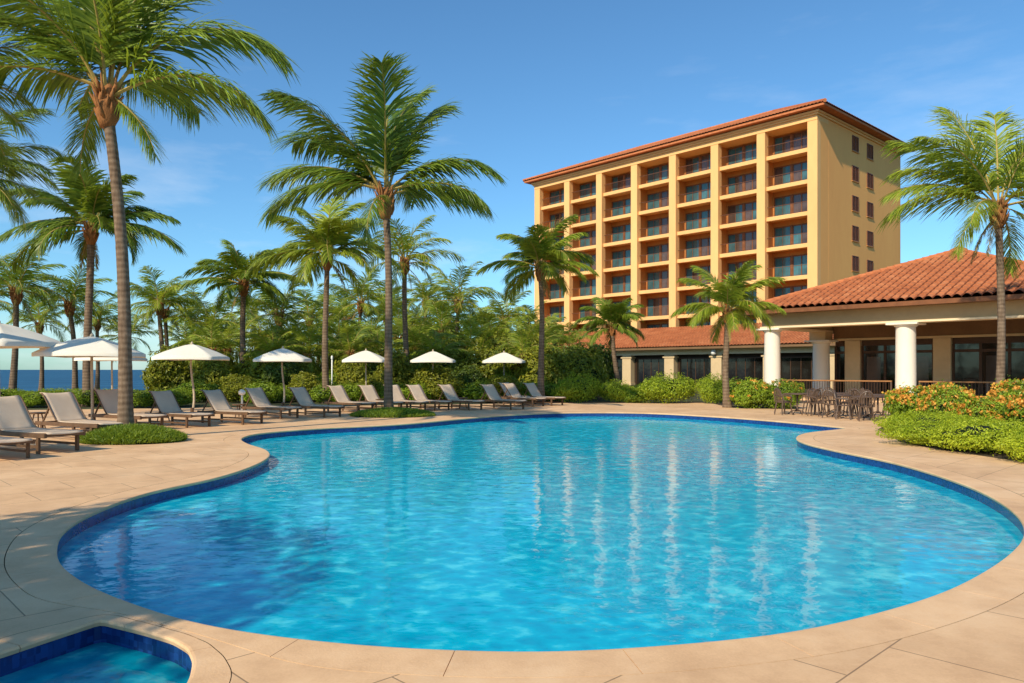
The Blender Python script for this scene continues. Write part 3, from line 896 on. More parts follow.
def shrub_mesh(seed, w, dpt, h, n, size, lobes=7):
    """foliage and hidden dark filler core of a shrub; unit is metres"""
    g = random.Random(seed); L = []
    L.append((0, 0, h * 0.42, w * 0.34, dpt * 0.34, h * 0.46))
    for k in range(lobes):
        a = 2 * PI * k / lobes + g.uniform(-0.4, 0.4); q = g.uniform(0.5, 0.85)
        s = g.uniform(0.55, 1.0)
        L.append((math.cos(a) * w * 0.34 * q, math.sin(a) * dpt * 0.34 * q, h * g.uniform(0.25, 0.66) * (0.75 + 0.25 * s), w * 0.24 * s, dpt * 0.26 * s, h * 0.30 * s))
    mb = MB(); leaf_cloud(mb, g, L, n, size)
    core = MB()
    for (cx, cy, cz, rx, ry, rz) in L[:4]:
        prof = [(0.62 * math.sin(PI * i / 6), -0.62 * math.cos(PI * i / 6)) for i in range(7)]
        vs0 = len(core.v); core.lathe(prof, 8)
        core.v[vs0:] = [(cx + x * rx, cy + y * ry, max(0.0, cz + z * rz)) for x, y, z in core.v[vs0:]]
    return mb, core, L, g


SHR = {}


def shrub_proto(key, seed, w, dpt, h, n, size, leaf, flowers=0, lobes=7, name='shrub'):
    mb, core, L, g = shrub_mesh(seed, w, dpt, h, n, size, lobes)
    root = empty(name, (0, 0, 0))
    mb.build('foliage', M[leaf], root)
    core.build('dark_core', M['core'], root)  # dark ellipsoids added inside to block the view through the leaves
    if flowers:
        fb = MB()
        for _ in range(flowers):
            cx, cy, cz, rx, ry, rz = L[g.randrange(len(L))]
            a = g.uniform(0, 2 * PI); u = g.uniform(0.0, 1.0); s = math.sqrt(1 - u * u)
            c = Vector((cx + rx * s * math.cos(a) * 1.02, cy + ry * s * math.sin(a) * 1.02, cz + rz * u * 1.05))
            for _p in range(14):                                # a head of petals
                q = c + Vector((g.gauss(0, 0.045), g.gauss(0, 0.045), g.gauss(0, 0.03)))
                n_ = Vector((g.uniform(-1, 1), g.uniform(-1, 1), g.uniform(0.1, 1))).normalized(); t = n_.orthogonal().normalized(); b = n_.cross(t)
                r = g.uniform(0.025, 0.05)
                fb.add([q - t * r, q - b * r, q + t * r, q + b * r], [(0, 1, 2, 3)])
        fb.build('blossoms', M['flower'], root)
    SHR[key] = [root, False]
    return root


def put(key, x, y, label, cat='shrub', group=None, rz=None, s=(1, 1, 1), z=0.0, _g=random.Random(5)):
    root, used = SHR[key]
    o = copy_tree(root) if used else root
    SHR[key][1] = True
    o.location = (x, y, z); o.rotation_euler = (0, 0, _g.uniform(0, 6.28) if rz is None else rz); o.scale = s
    tag(o, label, cat)
    if group: o['group'] = group
    elif 'group' in o: del o['group']
    return o


shrub_proto('a', 1, 2.4, 2.2, 1.5, 5200, 0.13, 'leaf')
shrub_proto('b', 2, 2.8, 2.4, 2.3, 6000, 0.17, 'leaf_gold')
shrub_proto('c', 3, 2.6, 2.4, 2.0, 5600, 0.16, 'leaf_dark')
shrub_proto('hedge', 4, 2.6, 1.7, 0.95, 5200, 0.09, 'leaf', lobes=9)
shrub_proto('round', 6, 3.2, 2.4, 1.25, 9000, 0.085, 'leaf_bright', lobes=9)
shrub_proto('lime', 7, 2.5, 2.2, 0.72, 11000, 0.055, 'leaf_lime', lobes=11)
shrub_proto('flower', 8, 2.2, 1.8, 1.2, 7500, 0.095, 'leaf', 130, lobes=8, name='flowering_shrub')
shrub_proto('few', 9, 2.6, 2.2, 1.35, 7500, 0.095, 'leaf', 34, lobes=8, name='flowering_shrub')

g0 = random.Random(77)
# low hedge that closes the deck towards the sea
for i, px in enumerate(range(-70, 190, 19)):
    p = at(px, 33.2 + 0.8 * math.sin(i)); put('hedge', p.x, p.y, 'low green hedge shrub between the left loungers and the sea', 'hedge shrub', 'low hedge along the sea side', s=(1, 1, 0.85 + 0.1 * math.sin(i * 2.1)))
for i, px in enumerate(range(196, 560, 22)):
    p = at(px, 37.6 + 0.9 * math.sin(i * 1.7)); s = g0.uniform(0.8, 1.1)
    put('aab'[i % 3], p.x, p.y, 'leafy shrub in the front row right behind the middle loungers', 'shrub', 'front row of shrubs behind the loungers', s=(s, s, s * 0.74))
for i, px in enumerate(range(168, 600, 23)):
    p = at(px, 41.5 + 1.2 * math.sin(i * 2.3)); s = g0.uniform(0.95, 1.3)
    put('bcba'[i % 4], p.x, p.y, 'tall bushy shrub in the second row of the grove under the palms', 'shrub', 'second row of shrubs under the palms', s=(s, s, s * 1.1))
for i, px in enumerate(range(190, 560, 26)):
    p = at(px, 46.5 + 1.5 * math.sin(i * 1.9)); s = g0.uniform(1.2, 1.5)
    put('bba'[i % 3], p.x, p.y, 'high shrub at the back of the grove under palm crowns', 'shrub', 'back row of shrubs in the grove', s=(s, s, s * 1.25))
# the shrubs between pool and hotel
put('c', *at(575, 45).xy, 'dark rounded tall shrub against left end of low wing', s=(1.2, 1.1, 1.75))
put('c', *at(598, 46).xy, 'dark tall shrub overlapping the left pier of low wing', s=(1.1, 1.1, 1.85))
put('b', *at(562, 41).xy, 'tall golden green shrub right of slender palm', s=(0.95, 1, 1.25))
put('round', *at(578, 36.8).xy, 'round light green shrub at deck edge right of slender palm', rz=0.4, s=(0.95, 0.9, 1.25))
put('round', *at(616, 37.0).xy, 'round green shrub at deck edge under short dark palm', rz=2.2, s=(0.62, 0.8, 1.0))
put('a', *at(645, 41.5).xy, 'low shrub behind the big light green mound before the low wing', s=(1.2, 0.9, 0.62))
put('round', *at(667, 36.2).xy, 'big light green mounded shrub centred before the low wing', rz=0.1, s=(1.1, 1.05, 1.3))
put('a', *at(637, 36.3).xy, 'small low shrub at left foot of big light green mound', s=(0.55, 0.6, 0.45))
put('round', *at(713, 35.8).xy, 'round light green shrub left of short bushy palm', rz=1.3, s=(0.55, 0.75, 1.25))
put('few', *at(752, 31.6).xy, 'green shrub with few orange blossoms right of short bushy palm', s=(1.0, 1, 1.02))
put('few', *at(782, 31.0).xy, 'green shrub dotted with orange blossoms left of dark patio chairs', rz=2.4, s=(0.72, 0.8, 0.98))
put('a', *at(792, 37.0).xy, 'leafy shrub at foot of the leftmost white column', s=(0.6, 0.6, 0.8))
put('a', *at(735, 37.5).xy, 'leafy shrub behind short bushy palm before the wing', s=(1.1, 1, 0.85))
# right-hand bed
fl = [(11.55, 21.9), (12.0, 20.7), (12.3, 19.7), (12.9, 18.6), (13.6, 17.4), (14.8, 16.4), (12.6, 22.0), (13.9, 20.9), (15.3, 19.6)]
fl_lab = ['orange flowering shrub closest to the dark patio chairs', 'dense orange flowering shrub below the thickest white column', 'orange flowering shrub second right of patio chairs bed end',
          'orange flowering shrub just left of right hand palm trunk', 'flowering shrub just right of right hand palm trunk', 'flowering shrub at right edge of picture', 'flowering shrub in back row near rail end',
          'flowering shrub in back row before the white column', 'flowering shrub in back row beside right hand palm']
for i, (x, y) in enumerate(fl):
    s = g0.uniform(0.86, 1.0)
    put('flower' if i not in (4, 5, 8) else 'few', x, y, fl_lab[i], 'flowering shrub', s=(s * 0.9, s * 0.9, s * (1.04 + 0.12 * math.sin(i * 2.3) if i < 6 else 1.22)))
lm = [(10.75, 19.3), (10.1, 17.8), (9.35, 16.3), (9.45, 14.8), (9.75, 13.2), (10.6, 11.7), (11.1, 18.0), (10.9, 16.2), (11.4, 14.6), (11.8, 13.0), (12.6, 11.6), (12.6, 15.6)]
for i, (x, y) in enumerate(lm):
    put('lime', x - 0.35, y - 0.1, 'low bright lime green groundcover mound bordering the deck on the right', 'groundcover', 'lime green groundcover mounds on the right', s=(1.0, 1.0, 0.9 + 0.12 * math.sin(i * 2.7)))


def broad_tree(seed):
    g = random.Random(seed); root = empty('broadleaf_tree')
    mb = MB(); L = []
    mb.tube([(0, 0, -0.05), (0.05, 0.02, 1.2), (0.0, 0.08, 2.4)], [0.2, 0.15, 0.12], 9)
    for k in range(11):
        a = k * 2.4; h = g.uniform(2.6, 5.0); q = g.uniform(0.5, 1.5) * (1.2 - 0.12 * abs(h - 3.4))
        c = (math.cos(a) * q, math.sin(a) * q, h)
        s = g.uniform(0.7, 1.1)
        L.append((*c, s, s, s * 0.72))
        mb.tube([(0, 0.05, 2.0 + 0.03 * k), (c[0] * 0.5, c[1] * 0.5, (2.2 + h) / 2), c], [0.075, 0.05, 0.02], 5)
    mb.build('trunk', M['bark_tree'], root, True)
    fb = MB(); leaf_cloud(fb, g, L, 7500, 0.2, 0.5)
    fb.build('crown', M['leaf_gold'] if seed % 2 else M['leaf'], root)
    return root


bt = [broad_tree(500), broad_tree(501)]
used_bt = [False, False]
for i, px in enumerate(range(205, 545, 75)):
    k = i % 2
    o = copy_tree(bt[k]) if used_bt[k] else bt[k]; used_bt[k] = True
    p = at(px, 55 + 3 * math.sin(i * 2.2)); s = g0.uniform(0.85, 1.0)
    o.location = p; o.rotation_euler = (0, 0, g0.uniform(0, 6.28)); o.scale = (s, s, s)
    tag(o, 'broadleaf tree filling the grove behind the palm trunks', 'tree', 'broadleaf trees behind the palm grove')


for i, (x, y, sc) in enumerate([(-9.1, 1.0, 1.12), (-7.9, -1.45, 1.08)]):
    o = copy_tree(bt[i]); o.location = (x, y, 0); o.rotation_euler = (0, 0, 1.1 + i); o.scale = (sc, sc, sc)
    tag(o, 'broadleaf shade tree outside the picture beside the small pool', 'tree', 'shade trees outside the picture')


def grass_mound(name, c, rx, ry, h, n, label, seed):
    g = random.Random(seed); root = empty(name, c, 0, label, 'grass mound')
    mb = MB()
    prof = [(1.0, 0.0), (0.93, 0.35), (0.75, 0.65), (0.5, 0.88), (0.25, 0.98), (0.02, 1.0)]
    mb.lathe([(r, z * h * 0.72) for r, z in prof], 28)
    mb.v = [(x * rx * (1 + 0.08 * noise.noise(Vector((x * 2, y * 2, seed)))), y * ry * (1 + 0.08 * noise.noise(Vector((x * 2, y * 2, seed + 3)))), z + 0.002) for x, y, z in mb.v]
    mb.build('soil_mound', M['core'], root, True)
    mb = MB()
    for _ in range(n):
        q = math.sqrt(g.random()); a = g.uniform(0, 2 * PI); x, y = q * math.cos(a), q * math.sin(a)
        z = h * 0.72 * max(0, 1 - q ** 2.4)
        p = Vector((x * rx, y * ry, z)); l = h * g.uniform(0.25, 0.55)
        dv = Vector((g.gauss(0, 0.5) + x * 0.5, g.gauss(0, 0.5) + y * 0.5, 1)).normalized(); s = dv.orthogonal().normalized() * 0.011
        s.rotate(Matrix.Rotation(g.uniform(0, 6.28), 3, dv))
        m_ = p + dv * l * 0.6; t = m_ + (dv + Vector((g.gauss(0, 0.5), g.gauss(0, 0.5), -0.3))).normalized() * l * 0.5
        mb.add([p - s, p + s, m_ + s * 0.8, m_ - s * 0.8, t], [(0, 1, 2, 3), (3, 2, 4)])
    mb.build('grass_blades', M['grass'], root)
    return root


grass_mound('grass_mound', at(133, 16.9), 1.1, 0.85, 0.34, 11000, 'grass mound around foot of the tallest palm on left', 1)
grass_mound('grass_mound', at(393, 26.2), 1.45, 1.15, 0.26, 8000, 'flat grass mound around foot of palm behind the pool edge', 2)

# ------------------------------------------------------------------ buildings
ANG = math.atan2(-0.736, 0.677)
CA, SA = math.cos(ANG), math.sin(ANG)


def tile_face(mb, O, U, N, W, vmax, slope, pitch, res, course, amp, hipL=True, hipR=True, step=0.03):
    """a roof plane of rows of barrel tiles: O eave corner, U along the eave, N inward"""
    U = Vector(U); N = Vector(N); O = Vector(O)
    nu = int(W / pitch * res)
    C = int(math.ceil(vmax / course))
    vs_v = []
    for c in range(C):
        vs_v += [(c * course, 1.0), (min(vmax, (c + 1) * course) - 1e-4, 0.0)]
    cols = []
    for i in range(nu + 1):
        u = W * i / nu
        lim = vmax
        if hipL: lim = min(lim, u)
        if hipR: lim = min(lim, W - u)
        ph = (u / pitch) % 1.0
        prof = amp * (abs(math.sin(PI * ph)) ** 0.75); 
        col = []
        for v, st in vs_v:
            vv = min(v, lim)
            stp = (step * (0.4 + 0.6 * prof / amp) * (1 - (v % course) / course)) if v <= lim else 0
            col.append(O + U * u + N * vv + Vector((0, 0, vv * slope + prof + stp)))
        cols.append((lim, col))
    nv = len(vs_v)
    base = len(mb.v)
    for lim, col in cols: mb.v.extend([tuple(p) for p in col])
    for i in range(nu):
        lm_ = max(cols[i][0], cols[i + 1][0])
        for j in range(nv - 1):
            if vs_v[j][0] >= lm_: break
            a = base + i * nv + j
            mb.f.append((a, a + nv, a + nv + 1, a + 1)); mb.m.append(1 if (i % res in (0, res - 1) and res > 4) else 0)  # valley faces get the painted shade colour


def ridge_caps(mb, p, q, r=0.13, seg=0.4):
    p = Vector(p); q = Vector(q); L = (q - p).length; n = max(2, int(L / seg)); t = (q - p) / n
    for k in range(n):
        a = p + t * k
        mb.tube([a, a + t * 1.08], [r * 1.12, r * 0.9], 8)


# ---- the hotel tower (local x along the long facade, y into the building)
hotel = empty('hotel_building', (29.2, 72, 0), ANG, 'tall yellow hotel block with rows of balconies and a tiled roof', 'building')
BAY, PW, LW, DEP = 5.33, 0.9, 38.3, 19.8
TOPS = [22.9 - 3.05 * k for k in range(7)]            # top of each balcony slab
mb = MB(); mb.box(-LW, 0, 1.9, DEP, -0.1, 26.0); mb.box(-0.3, -0.004, 0.25, 1.9, -0.1, 26.0); mb.box(-LW + 0.004, -LW + 0.3, 0.25, 1.9, -0.1, 26.0)
mb.build('wall', M['plaster_side'], hotel)
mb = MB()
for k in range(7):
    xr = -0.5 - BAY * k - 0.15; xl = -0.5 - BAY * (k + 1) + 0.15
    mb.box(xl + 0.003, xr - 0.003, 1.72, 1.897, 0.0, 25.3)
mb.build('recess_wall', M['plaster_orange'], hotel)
for k in range(8):
    x = -0.5 - BAY * k; mb = MB()
    x0, x1 = x - PW / 2, x + PW / 2
    if k == 0: x0, x1 = -0.98, 0.0
    if k == 7: x0, x1 = -LW, -LW + 0.98
    mb.box(x0, x1, -0.42, 0.248, -0.1, 25.3)
    mb.build('pillar', M['plaster'], hotel)
    if 0 < k < 7:
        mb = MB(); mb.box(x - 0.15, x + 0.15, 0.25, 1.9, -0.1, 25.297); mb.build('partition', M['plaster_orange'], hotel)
mb = MB(); mb.box(-LW - 0.004, 0.004, -0.46, 1.897, 25.3, 26.0); mb.build('parapet_beam', M['plaster'], hotel)
mb = MB(); mb.box(-LW - 0.16, 0.16, -0.62, DEP + 0.16, 25.75, 25.92); mb.box(-LW - 0.3, 0.3, -0.76, DEP + 0.3, 25.93, 26.12); mb.build('cornice', M['plaster'], hotel)
mb = MB(); mb.box(-LW - 1.0, 1.1, -1.35, DEP + 1.3, 26.20, 26.40)
mb.build('eave', M['tile_hip'], hotel)
mb = MB(); hs = 0.39
x0, x1, y0, y1, ez = -LW - 1.12, 1.22, -1.47, DEP + 1.42, 26.42
Wd, Dp = x1 - x0, y1 - y0
tile_face(mb, (x0, y0, ez), (1, 0, 0), (0, 1, 0), Wd, Dp / 2, hs, 0.36, 6, 0.7, 0.09)
tile_face(mb, (x1, y0, ez), (0, 1, 0), (-1, 0, 0), Dp, Dp / 2, hs, 0.36, 6, 0.7, 0.09)
tile_face(mb, (x1, y1, ez), (-1, 0, 0), (0, -1, 0), Wd, Dp / 2, hs, 0.7, 4, 1.4, 0.09)
tile_face(mb, (x0, y1, ez), (0, -1, 0), (1, 0, 0), Dp, Dp / 2, hs, 0.7, 4, 1.4, 0.09)
rf = mb.build('roof', [M['tiles'], M['tile_valley_shade']], hotel)
mb = MB(); hd = Dp / 2; rz_ = ez + hs * hd + 0.08
ridge_caps(mb, (x0, y0, ez + 0.1), (x0 + hd, y0 + hd, rz_), 0.16); ridge_caps(mb, (x1, y0, ez + 0.1), (x1 - hd, y0 + hd, rz_), 0.16)
ridge_caps(mb, (x1, y1, ez + 0.1), (x1 - hd, y0 + hd, rz_), 0.16); ridge_caps(mb, (x0, y1, ez + 0.1), (x0 + hd, y0 + hd, rz_), 0.16)
ridge_caps(mb, (x0 + hd, y0 + hd, rz_), (x1 - hd, y0 + hd, rz_), 0.16)
mb.build('ridge_tiles', M['tile_hip'], rf)


def door_set():
    f = MB(); g1 = MB(); g2 = MB()
    H = 2.28
    for x in (0.0, 1.72, 1.98, 2.86, 3.74): f.box(x, x + (0.10 if x in (0.0, 2.86, 3.74) else 0.09), -0.09, 0.0, 0, H)
    f.box(1.812, 1.978, -0.12, 0.0, 0, H + 0.004)
    f.box(0.102, 1.718, -0.085, 0.0, H - 0.12, H); f.box(0.102, 1.718, -0.085, 0.0, 0, 0.10)
    f.box(2.072, 2.858, -0.085, 0.0, H - 0.12, H); f.box(2.072, 2.858, -0.085, 0.0, 0, 0.10)
    f.box(2.962, 3.738, -0.085, 0.0, H - 0.12, H); f.box(2.962, 3.738, -0.085, 0.0, 0, 0.10)
    f.box(0.89, 0.93, -0.07, -0.002, 0.102, H - 0.122)
    g2 = g1
    g1.box(0.102, 0.888, -0.04, -0.02, 0.102, H - 0.122); g1.box(0.932, 1.718, -0.04, -0.02, 0.102, H - 0.122)
    g1.mi = 1
    g2.box(2.072, 2.858, -0.04, -0.02, 0.102, H - 0.122); g2.box(2.962, 3.738, -0.04, -0.02, 0.102, H - 0.122)
    return f, g1, g2


def rail_set(w):
    m = MB()
    m.box(0, w, 0.0, 0.05, 0.98, 1.03); m.box(0, w, 0.01, 0.04, 0.08, 0.11)
    n = int(w / 0.16)
    for i in range(1, n): m.box(w * i / n - 0.007, w * i / n + 0.007, 0.015, 0.029, 0.112, 0.978)
    return m


fM, gM, hM = door_set(); rM = rail_set(BAY - PW - 0.02); rp = None; gh = random.Random(3)
protos_d = []
for pat in ((0, 0, 1, 1), (0, 1, 1, 1), (0, 0, 0, 1), (0, 0, 0, 0), (1, 0, 1, 0)):      # which leaves have their curtains drawn
    dd = fM.build('balcony_door', M['wood_frame'], hotel)
    gM.m = [pat[i // 6] for i in range(24)]
    gM.build('pane', [M['glass'], M['glass_curtain']], dd); protos_d.append([dd, False])
for k in range(7):
    xl = -0.5 - BAY * (k + 1)
    for r_ in range(7):
        z = TOPS[r_]
        mb = MB(); mb.box(xl + PW / 2 + 0.003, xl + BAY - PW / 2 - 0.003 if k else -0.983, -0.14, 0.248, z - 0.40, z, 0.02)
        mb.box(xl + 0.153, xl + BAY - 0.153, 0.25, 1.717, z - 0.22, z - 0.01)
        mb.build('balcony_slab', M['plaster'], hotel)
        pr = protos_d[gh.choice((0, 0, 0, 1, 1, 2, 2, 3, 4))]
        a = copy_tree(pr[0], hotel) if pr[1] else pr[0]; pr[1] = True
        if rp is None: rp = rM.build('balcony_railing', M['rail_iron'], hotel); b = rp
        else: b = copy_tree(rp, hotel)
        a.location = (xl + 0.33, 1.716, z - 0.005); b.location = (xl + PW / 2 + 0.01, 0.02, z + 0.003)
        if k == 0: b.scale.x = (BAY - PW / 2 - 0.98 + 0.5 - 0.02) / (BAY - PW - 0.02)
for pr in protos_d:
    if not pr[1]:
        for c in list(pr[0].children): bpy.data.objects.remove(c)
        bpy.data.objects.remove(pr[0])
wp = None
for t, zc in [(7.9, 24.6), (11.5, 24.5)]:
    for r_ in range(8):
        z = zc - 3.05 * r_
        if wp is None:
            m = MB(); m.box(0.002, 0.06, -0.75, -0.67, -0.78, 0.78); m.box(0.002, 0.06, 0.67, 0.75, -0.78, 0.78); m.box(0.002, 0.06, -0.669, 0.669, 0.70, 0.78); m.box(0.002, 0.06, -0.669, 0.669, -0.78, -0.70); m.box(0.002, 0.05, -0.03, 0.03, -0.699, 0.699)
            wp = m.build('side_window', M['shutter'], hotel); o = wp
            m = MB(); m.box(0.002, 0.10, -0.82, 0.82, -0.86, -0.782); m.build('sill', M['plaster_orange'], wp)
            m = MB()
            for q in range(17):
                zz = -0.69 + q * 0.082
                for ya, yb in ((-0.668, -0.032), (0.032, 0.668)):
                    m.add([(0.004, ya, zz + 0.075), (0.004, yb, zz + 0.075), (0.04, yb, zz), (0.04, ya, zz)], [(0, 3, 2, 1)])
            m.build('shutter_slats', M['shutter'], wp)
        else: o = copy_tree(wp, hotel)
        o.location = (0, t, z)

# ---- the low tiled wing before the tower (same axes)
wing = empty('restaurant_wing', (28.5, 72, 0), ANG, 'long low wing with sloping tiled roof before the hotel', 'building')
X0, X1 = -39.0, 12.0
mb = MB(); tile_face(mb, (X0, -10.1, 3.72), (1, 0, 0), (0, 1, 0), X1 - X0, 9.2, 0.265, 0.34, 6, 0.55, 0.075, False, False)
mb.build('roof', [M['tiles'], M['tile_valley_shade']], wing)
mb = MB(); mb.box(X0, X1, -10.0, -9.85, 3.50, 3.70); mb.box(X0, X1, -9.849, -0.9, 3.52, 3.60); mb.build('eave', M['soffit'], wing)
mb = MB(); mb.box(X0, X1, -9.0, -8.6, 3.02, 3.517); mb.build('header_beam', M['cream_trim'], wing)
mb = MB(); mb.box(X0, X1, -8.35, -8.25, 0.0, 3.4)
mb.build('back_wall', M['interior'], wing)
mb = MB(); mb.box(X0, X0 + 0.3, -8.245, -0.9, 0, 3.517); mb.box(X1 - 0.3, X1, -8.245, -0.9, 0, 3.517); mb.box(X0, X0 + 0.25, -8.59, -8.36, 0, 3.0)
mb.build('end_wall', M['cream'], wing)
pier_x = []
k = 0
x = -11.0
for i in range(-6, 5):
    x = -9.9 + 5.2 * i
    if x < X0 + 0.6 or x > X1 - 0.6: continue
    mb = MB(); mb.box(x - 0.55, x + 0.55, -9.05, -8.4, 0, 3.017, 0.015); mb.box(x - 0.68, x + 0.68, -9.12, -8.38, 2.72, 2.86); mb.box(x - 0.62, x + 0.62, -9.1, -8.39, 0.0, 0.25)
    mb.build('pier', M['cream'], wing)
    m = MB(); xa, xb = x + 0.75, x + 4.45
    for q in range(5):
        xx = xa + (xb - xa) * q / 4; m.box(xx - 0.03, xx + 0.03, -8.42, -8.352, 0, 2.6)
    m.box(xa + 0.052, xb - 0.052, -8.41, -8.353, 2.601, 2.7)
    dr = m.build('folding_door', M['wood_dark'], wing)
    m = MB()
    for q in range(4):
        m.box(xa + (xb - xa) * q / 4 + 0.052, xa + (xb - xa) * (q + 1) / 4 - 0.052, -8.39, -8.37, 0.02, 2.598)
    m.build('pane', M['glass_dark'], dr)
# lamp on a pier of the wing
def loc2w(o, x, y, z): return Vector((o.location.x + x * CA - y * SA, o.location.y + x * SA + y * CA, z))
p = loc2w(wing, -4.75, -9.05, 2.85)
lamp = empty('wall_lamp', p, ANG, 'white glass lamp on the cream pier between dark openings', 'lamp')
mb = MB(); mb.box(-0.09, 0.09, -0.03, 0.0, -0.15, 0.15); mb.tube([(0, -0.03, 0.0), (0, -0.2, 0.03), (0, -0.3, 0.1)], 0.025, 6); mb.build('bracket', M['iron'], lamp)
mb = MB(); mb.lathe([(0.06, 0.0), (0.2, 0.06), (0.24, 0.2), (0.2, 0.36), (0.1, 0.48), (0.03, 0.56)], 14, (0, -0.32, 0.08)); mb.build('lamp_globe', M['lamp_white'], lamp, True)

# ---- the pavilion with white columns and a pyramid roof
pav = empty('pavilion', (13.4, 42.4, 0), ANG, 'open pavilion with pyramid roof of terracotta tiles on cream beams', 'pavilion')
S = 16.0; ez = 4.86; ps = 0.385
mb = MB()
tile_face(mb, (-0.5, -0.5, ez), (1, 0, 0), (0, 1, 0), S + 1.0, S / 2 + 0.5, ps, 0.40, 8, 0.46, 0.12, step=0.05)
tile_face(mb, (S + 0.5, -0.5, ez), (0, 1, 0), (-1, 0, 0), S + 1.0, S / 2 + 0.5, ps, 0.40, 6, 0.46, 0.12, step=0.05)
tile_face(mb, (-0.5, S + 0.5, ez), (0, -1, 0), (1, 0, 0), S + 1.0, S / 2 + 0.5, ps, 0.40, 6, 0.46, 0.12, step=0.05)
tile_face(mb, (S + 0.5, S + 0.5, ez), (-1, 0, 0), (0, -1, 0), S + 1.0, S / 2 + 0.5, ps, 0.6, 4, 0.84, 0.085)
prf = mb.build('roof', [M['tiles'], M['tile_valley_shade']], pav)
mb = MB(); ap = (S / 2, S / 2, ez + ps * (S / 2 + 0.5) + 0.06)
for c in ((-0.5, -0.5), (S + 0.5, -0.5), (S + 0.5, S + 0.5), (-0.5, S + 0.5)): ridge_caps(mb, (c[0], c[1], ez + 0.09), ap, 0.14)
mb.lathe([(0.5, -0.1), (0.42, 0.06), (0.25, 0.14), (0.1, 0.2), (0.02, 0.24)], 12, ap)
mb.build('ridge_tiles', M['tile_hip'], prf)
mb = MB()
for (a, b, c_, e) in ((-0.45, S + 0.45, -0.45, -0.3), (-0.45, S + 0.45, S + 0.3, S + 0.45)): mb.box(a, b, c_, e, 4.64, 4.85)
for (a, b) in ((-0.45, -0.3), (S + 0.3, S + 0.45)): mb.box(a, b, -0.298, S + 0.298, 4.64, 4.85)
mb.build('gutter_board', M['wood_frame'], pav)
mb = MB(); mb.box(-0.298, S + 0.298, -0.298, S + 0.298, 4.66, 4.76); mb.build('ceiling', M['soffit'], pav)
mb = MB(); mb.box(0.4, S - 0.4, 0.42, 1.2, 3.98, 4.657); mb.box(0.42, 1.2, 1.202, 15.4, 3.98, 4.617); mb.box(S - 1.2, S - 0.42, 1.202, 15.4, 3.98, 4.617)
bm_ = mb.build('beam', M['beam'], pav)
mb = MB(); mb.box(0.32, S - 0.32, 0.34, 1.28, 3.88, 3.978); mb.box(0.34, 1.28, 1.282, 15.4, 3.88, 3.978); mb.box(S - 1.28, S - 0.34, 1.282, 15.4, 3.88, 3.978)
mb.build('moulding', M['cream_trim'], bm_)


def column(x, y, H, r):
    m = MB(); prof = [(r * 1.22, 0.0), (r * 1.22, 0.14), (r * 1.08, 0.2), (r * 1.02, 0.28), (r, 0.4), (r * 0.99, H * 0.5), (r * 0.95, H - 0.24)]
    m.lathe(prof + [(r * 0.95, H - 0.20)], 28, (x, y, 0))
    o = m.build('column', M['white_col'], pav, True)
    m = MB(); m.lathe([(r * 1.0, H - 0.198), (r * 1.12, H - 0.16), (r * 1.15, H - 0.10)], 28, (x, y, 0)); m.box(x - r * 1.55, x + r * 1.55, y - r * 1.3, y + r * 1.3, H - 0.098, H - 0.002, 0.01)
    m.build('capital', M['white_col'], o)
    return o


column(0.81, 0.81, 3.88, 0.44); column(7.85, 0.81, 3.88, 0.47); column(14.9, 0.81, 3.88, 0.45); column(0.81, 6.75, 3.38, 0.50)
mb = MB(); mb.box(0.3, 1.3, 6.25, 7.25, 3.382, 3.876); mb.build('column_block', M['cream'], pav)
# glazed wall at the back of the porch
mb = MB(); mb.box(1.31, 15.4, 7.3, 7.6, 3.40, 4.617); mb.build('header_wall', M['soffit'], pav)
mb = MB(); mb.box(1.31, 15.4, 7.24, 7.298, 3.34, 3.47); mb.build('header_trim', M['cream'], pav)
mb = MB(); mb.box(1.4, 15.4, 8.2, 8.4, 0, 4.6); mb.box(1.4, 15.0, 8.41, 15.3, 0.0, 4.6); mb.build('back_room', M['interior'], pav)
for x in (2.5, 7.4, 12.4):
    m = MB(); m.box(x - 0.45, x + 0.45, 7.2, 7.75, 0, 3.338, 0.015); m.box(x - 0.5, x + 0.5, 7.15, 7.2, 0, 0.2); m.build('wall_pillar', M['cream'], pav)
for (xa, xb, lite) in ((1.4, 2.0, 0), (3.0, 6.9, 1), (7.9, 11.9, 2), (12.9, 15.3, 0)):
    n = max(1, int(round((xb - xa) / 1.25))); m = MB(); gl = MB(); cu = MB()
    for q in range(n + 1):
        xx = xa + (xb - xa) * q / n; m.box(xx - 0.07, xx + 0.07, 7.42, 7.55, 0, 3.0)
    m.box(xa + 0.072, xb - 0.072, 7.43, 7.54, 2.55, 2.7); m.box(xa - 0.02, xb + 0.02, 7.43, 7.54, 3.002, 3.338)
    for q in range(n):
        a, b = xa + (xb - xa) * q / n + 0.072, xa + (xb - xa) * (q + 1) / n - 0.072
        gl.mi = 0; gl.box(a, b, 7.47, 7.49, 0.05, 2.548); gl.box(a, b, 7.47, 7.49, 2.702, 3.0); gl.mi = 1
        if lite and (q + lite) % 2: gl.box(a + 0.18, b - 0.18, 7.462, 7.469, 0.3, 2.35)
    o = m.build('glazed_door', M['wood_dark'], pav); gl.build('pane', [M['glass_dark'], M['glass_curtain']], o)
mb = MB(); mb.box(-0.2, 16.2, -0.2, 16.2, -0.02, 0.06); mb.build('floor_slab', M['coping'], pav)
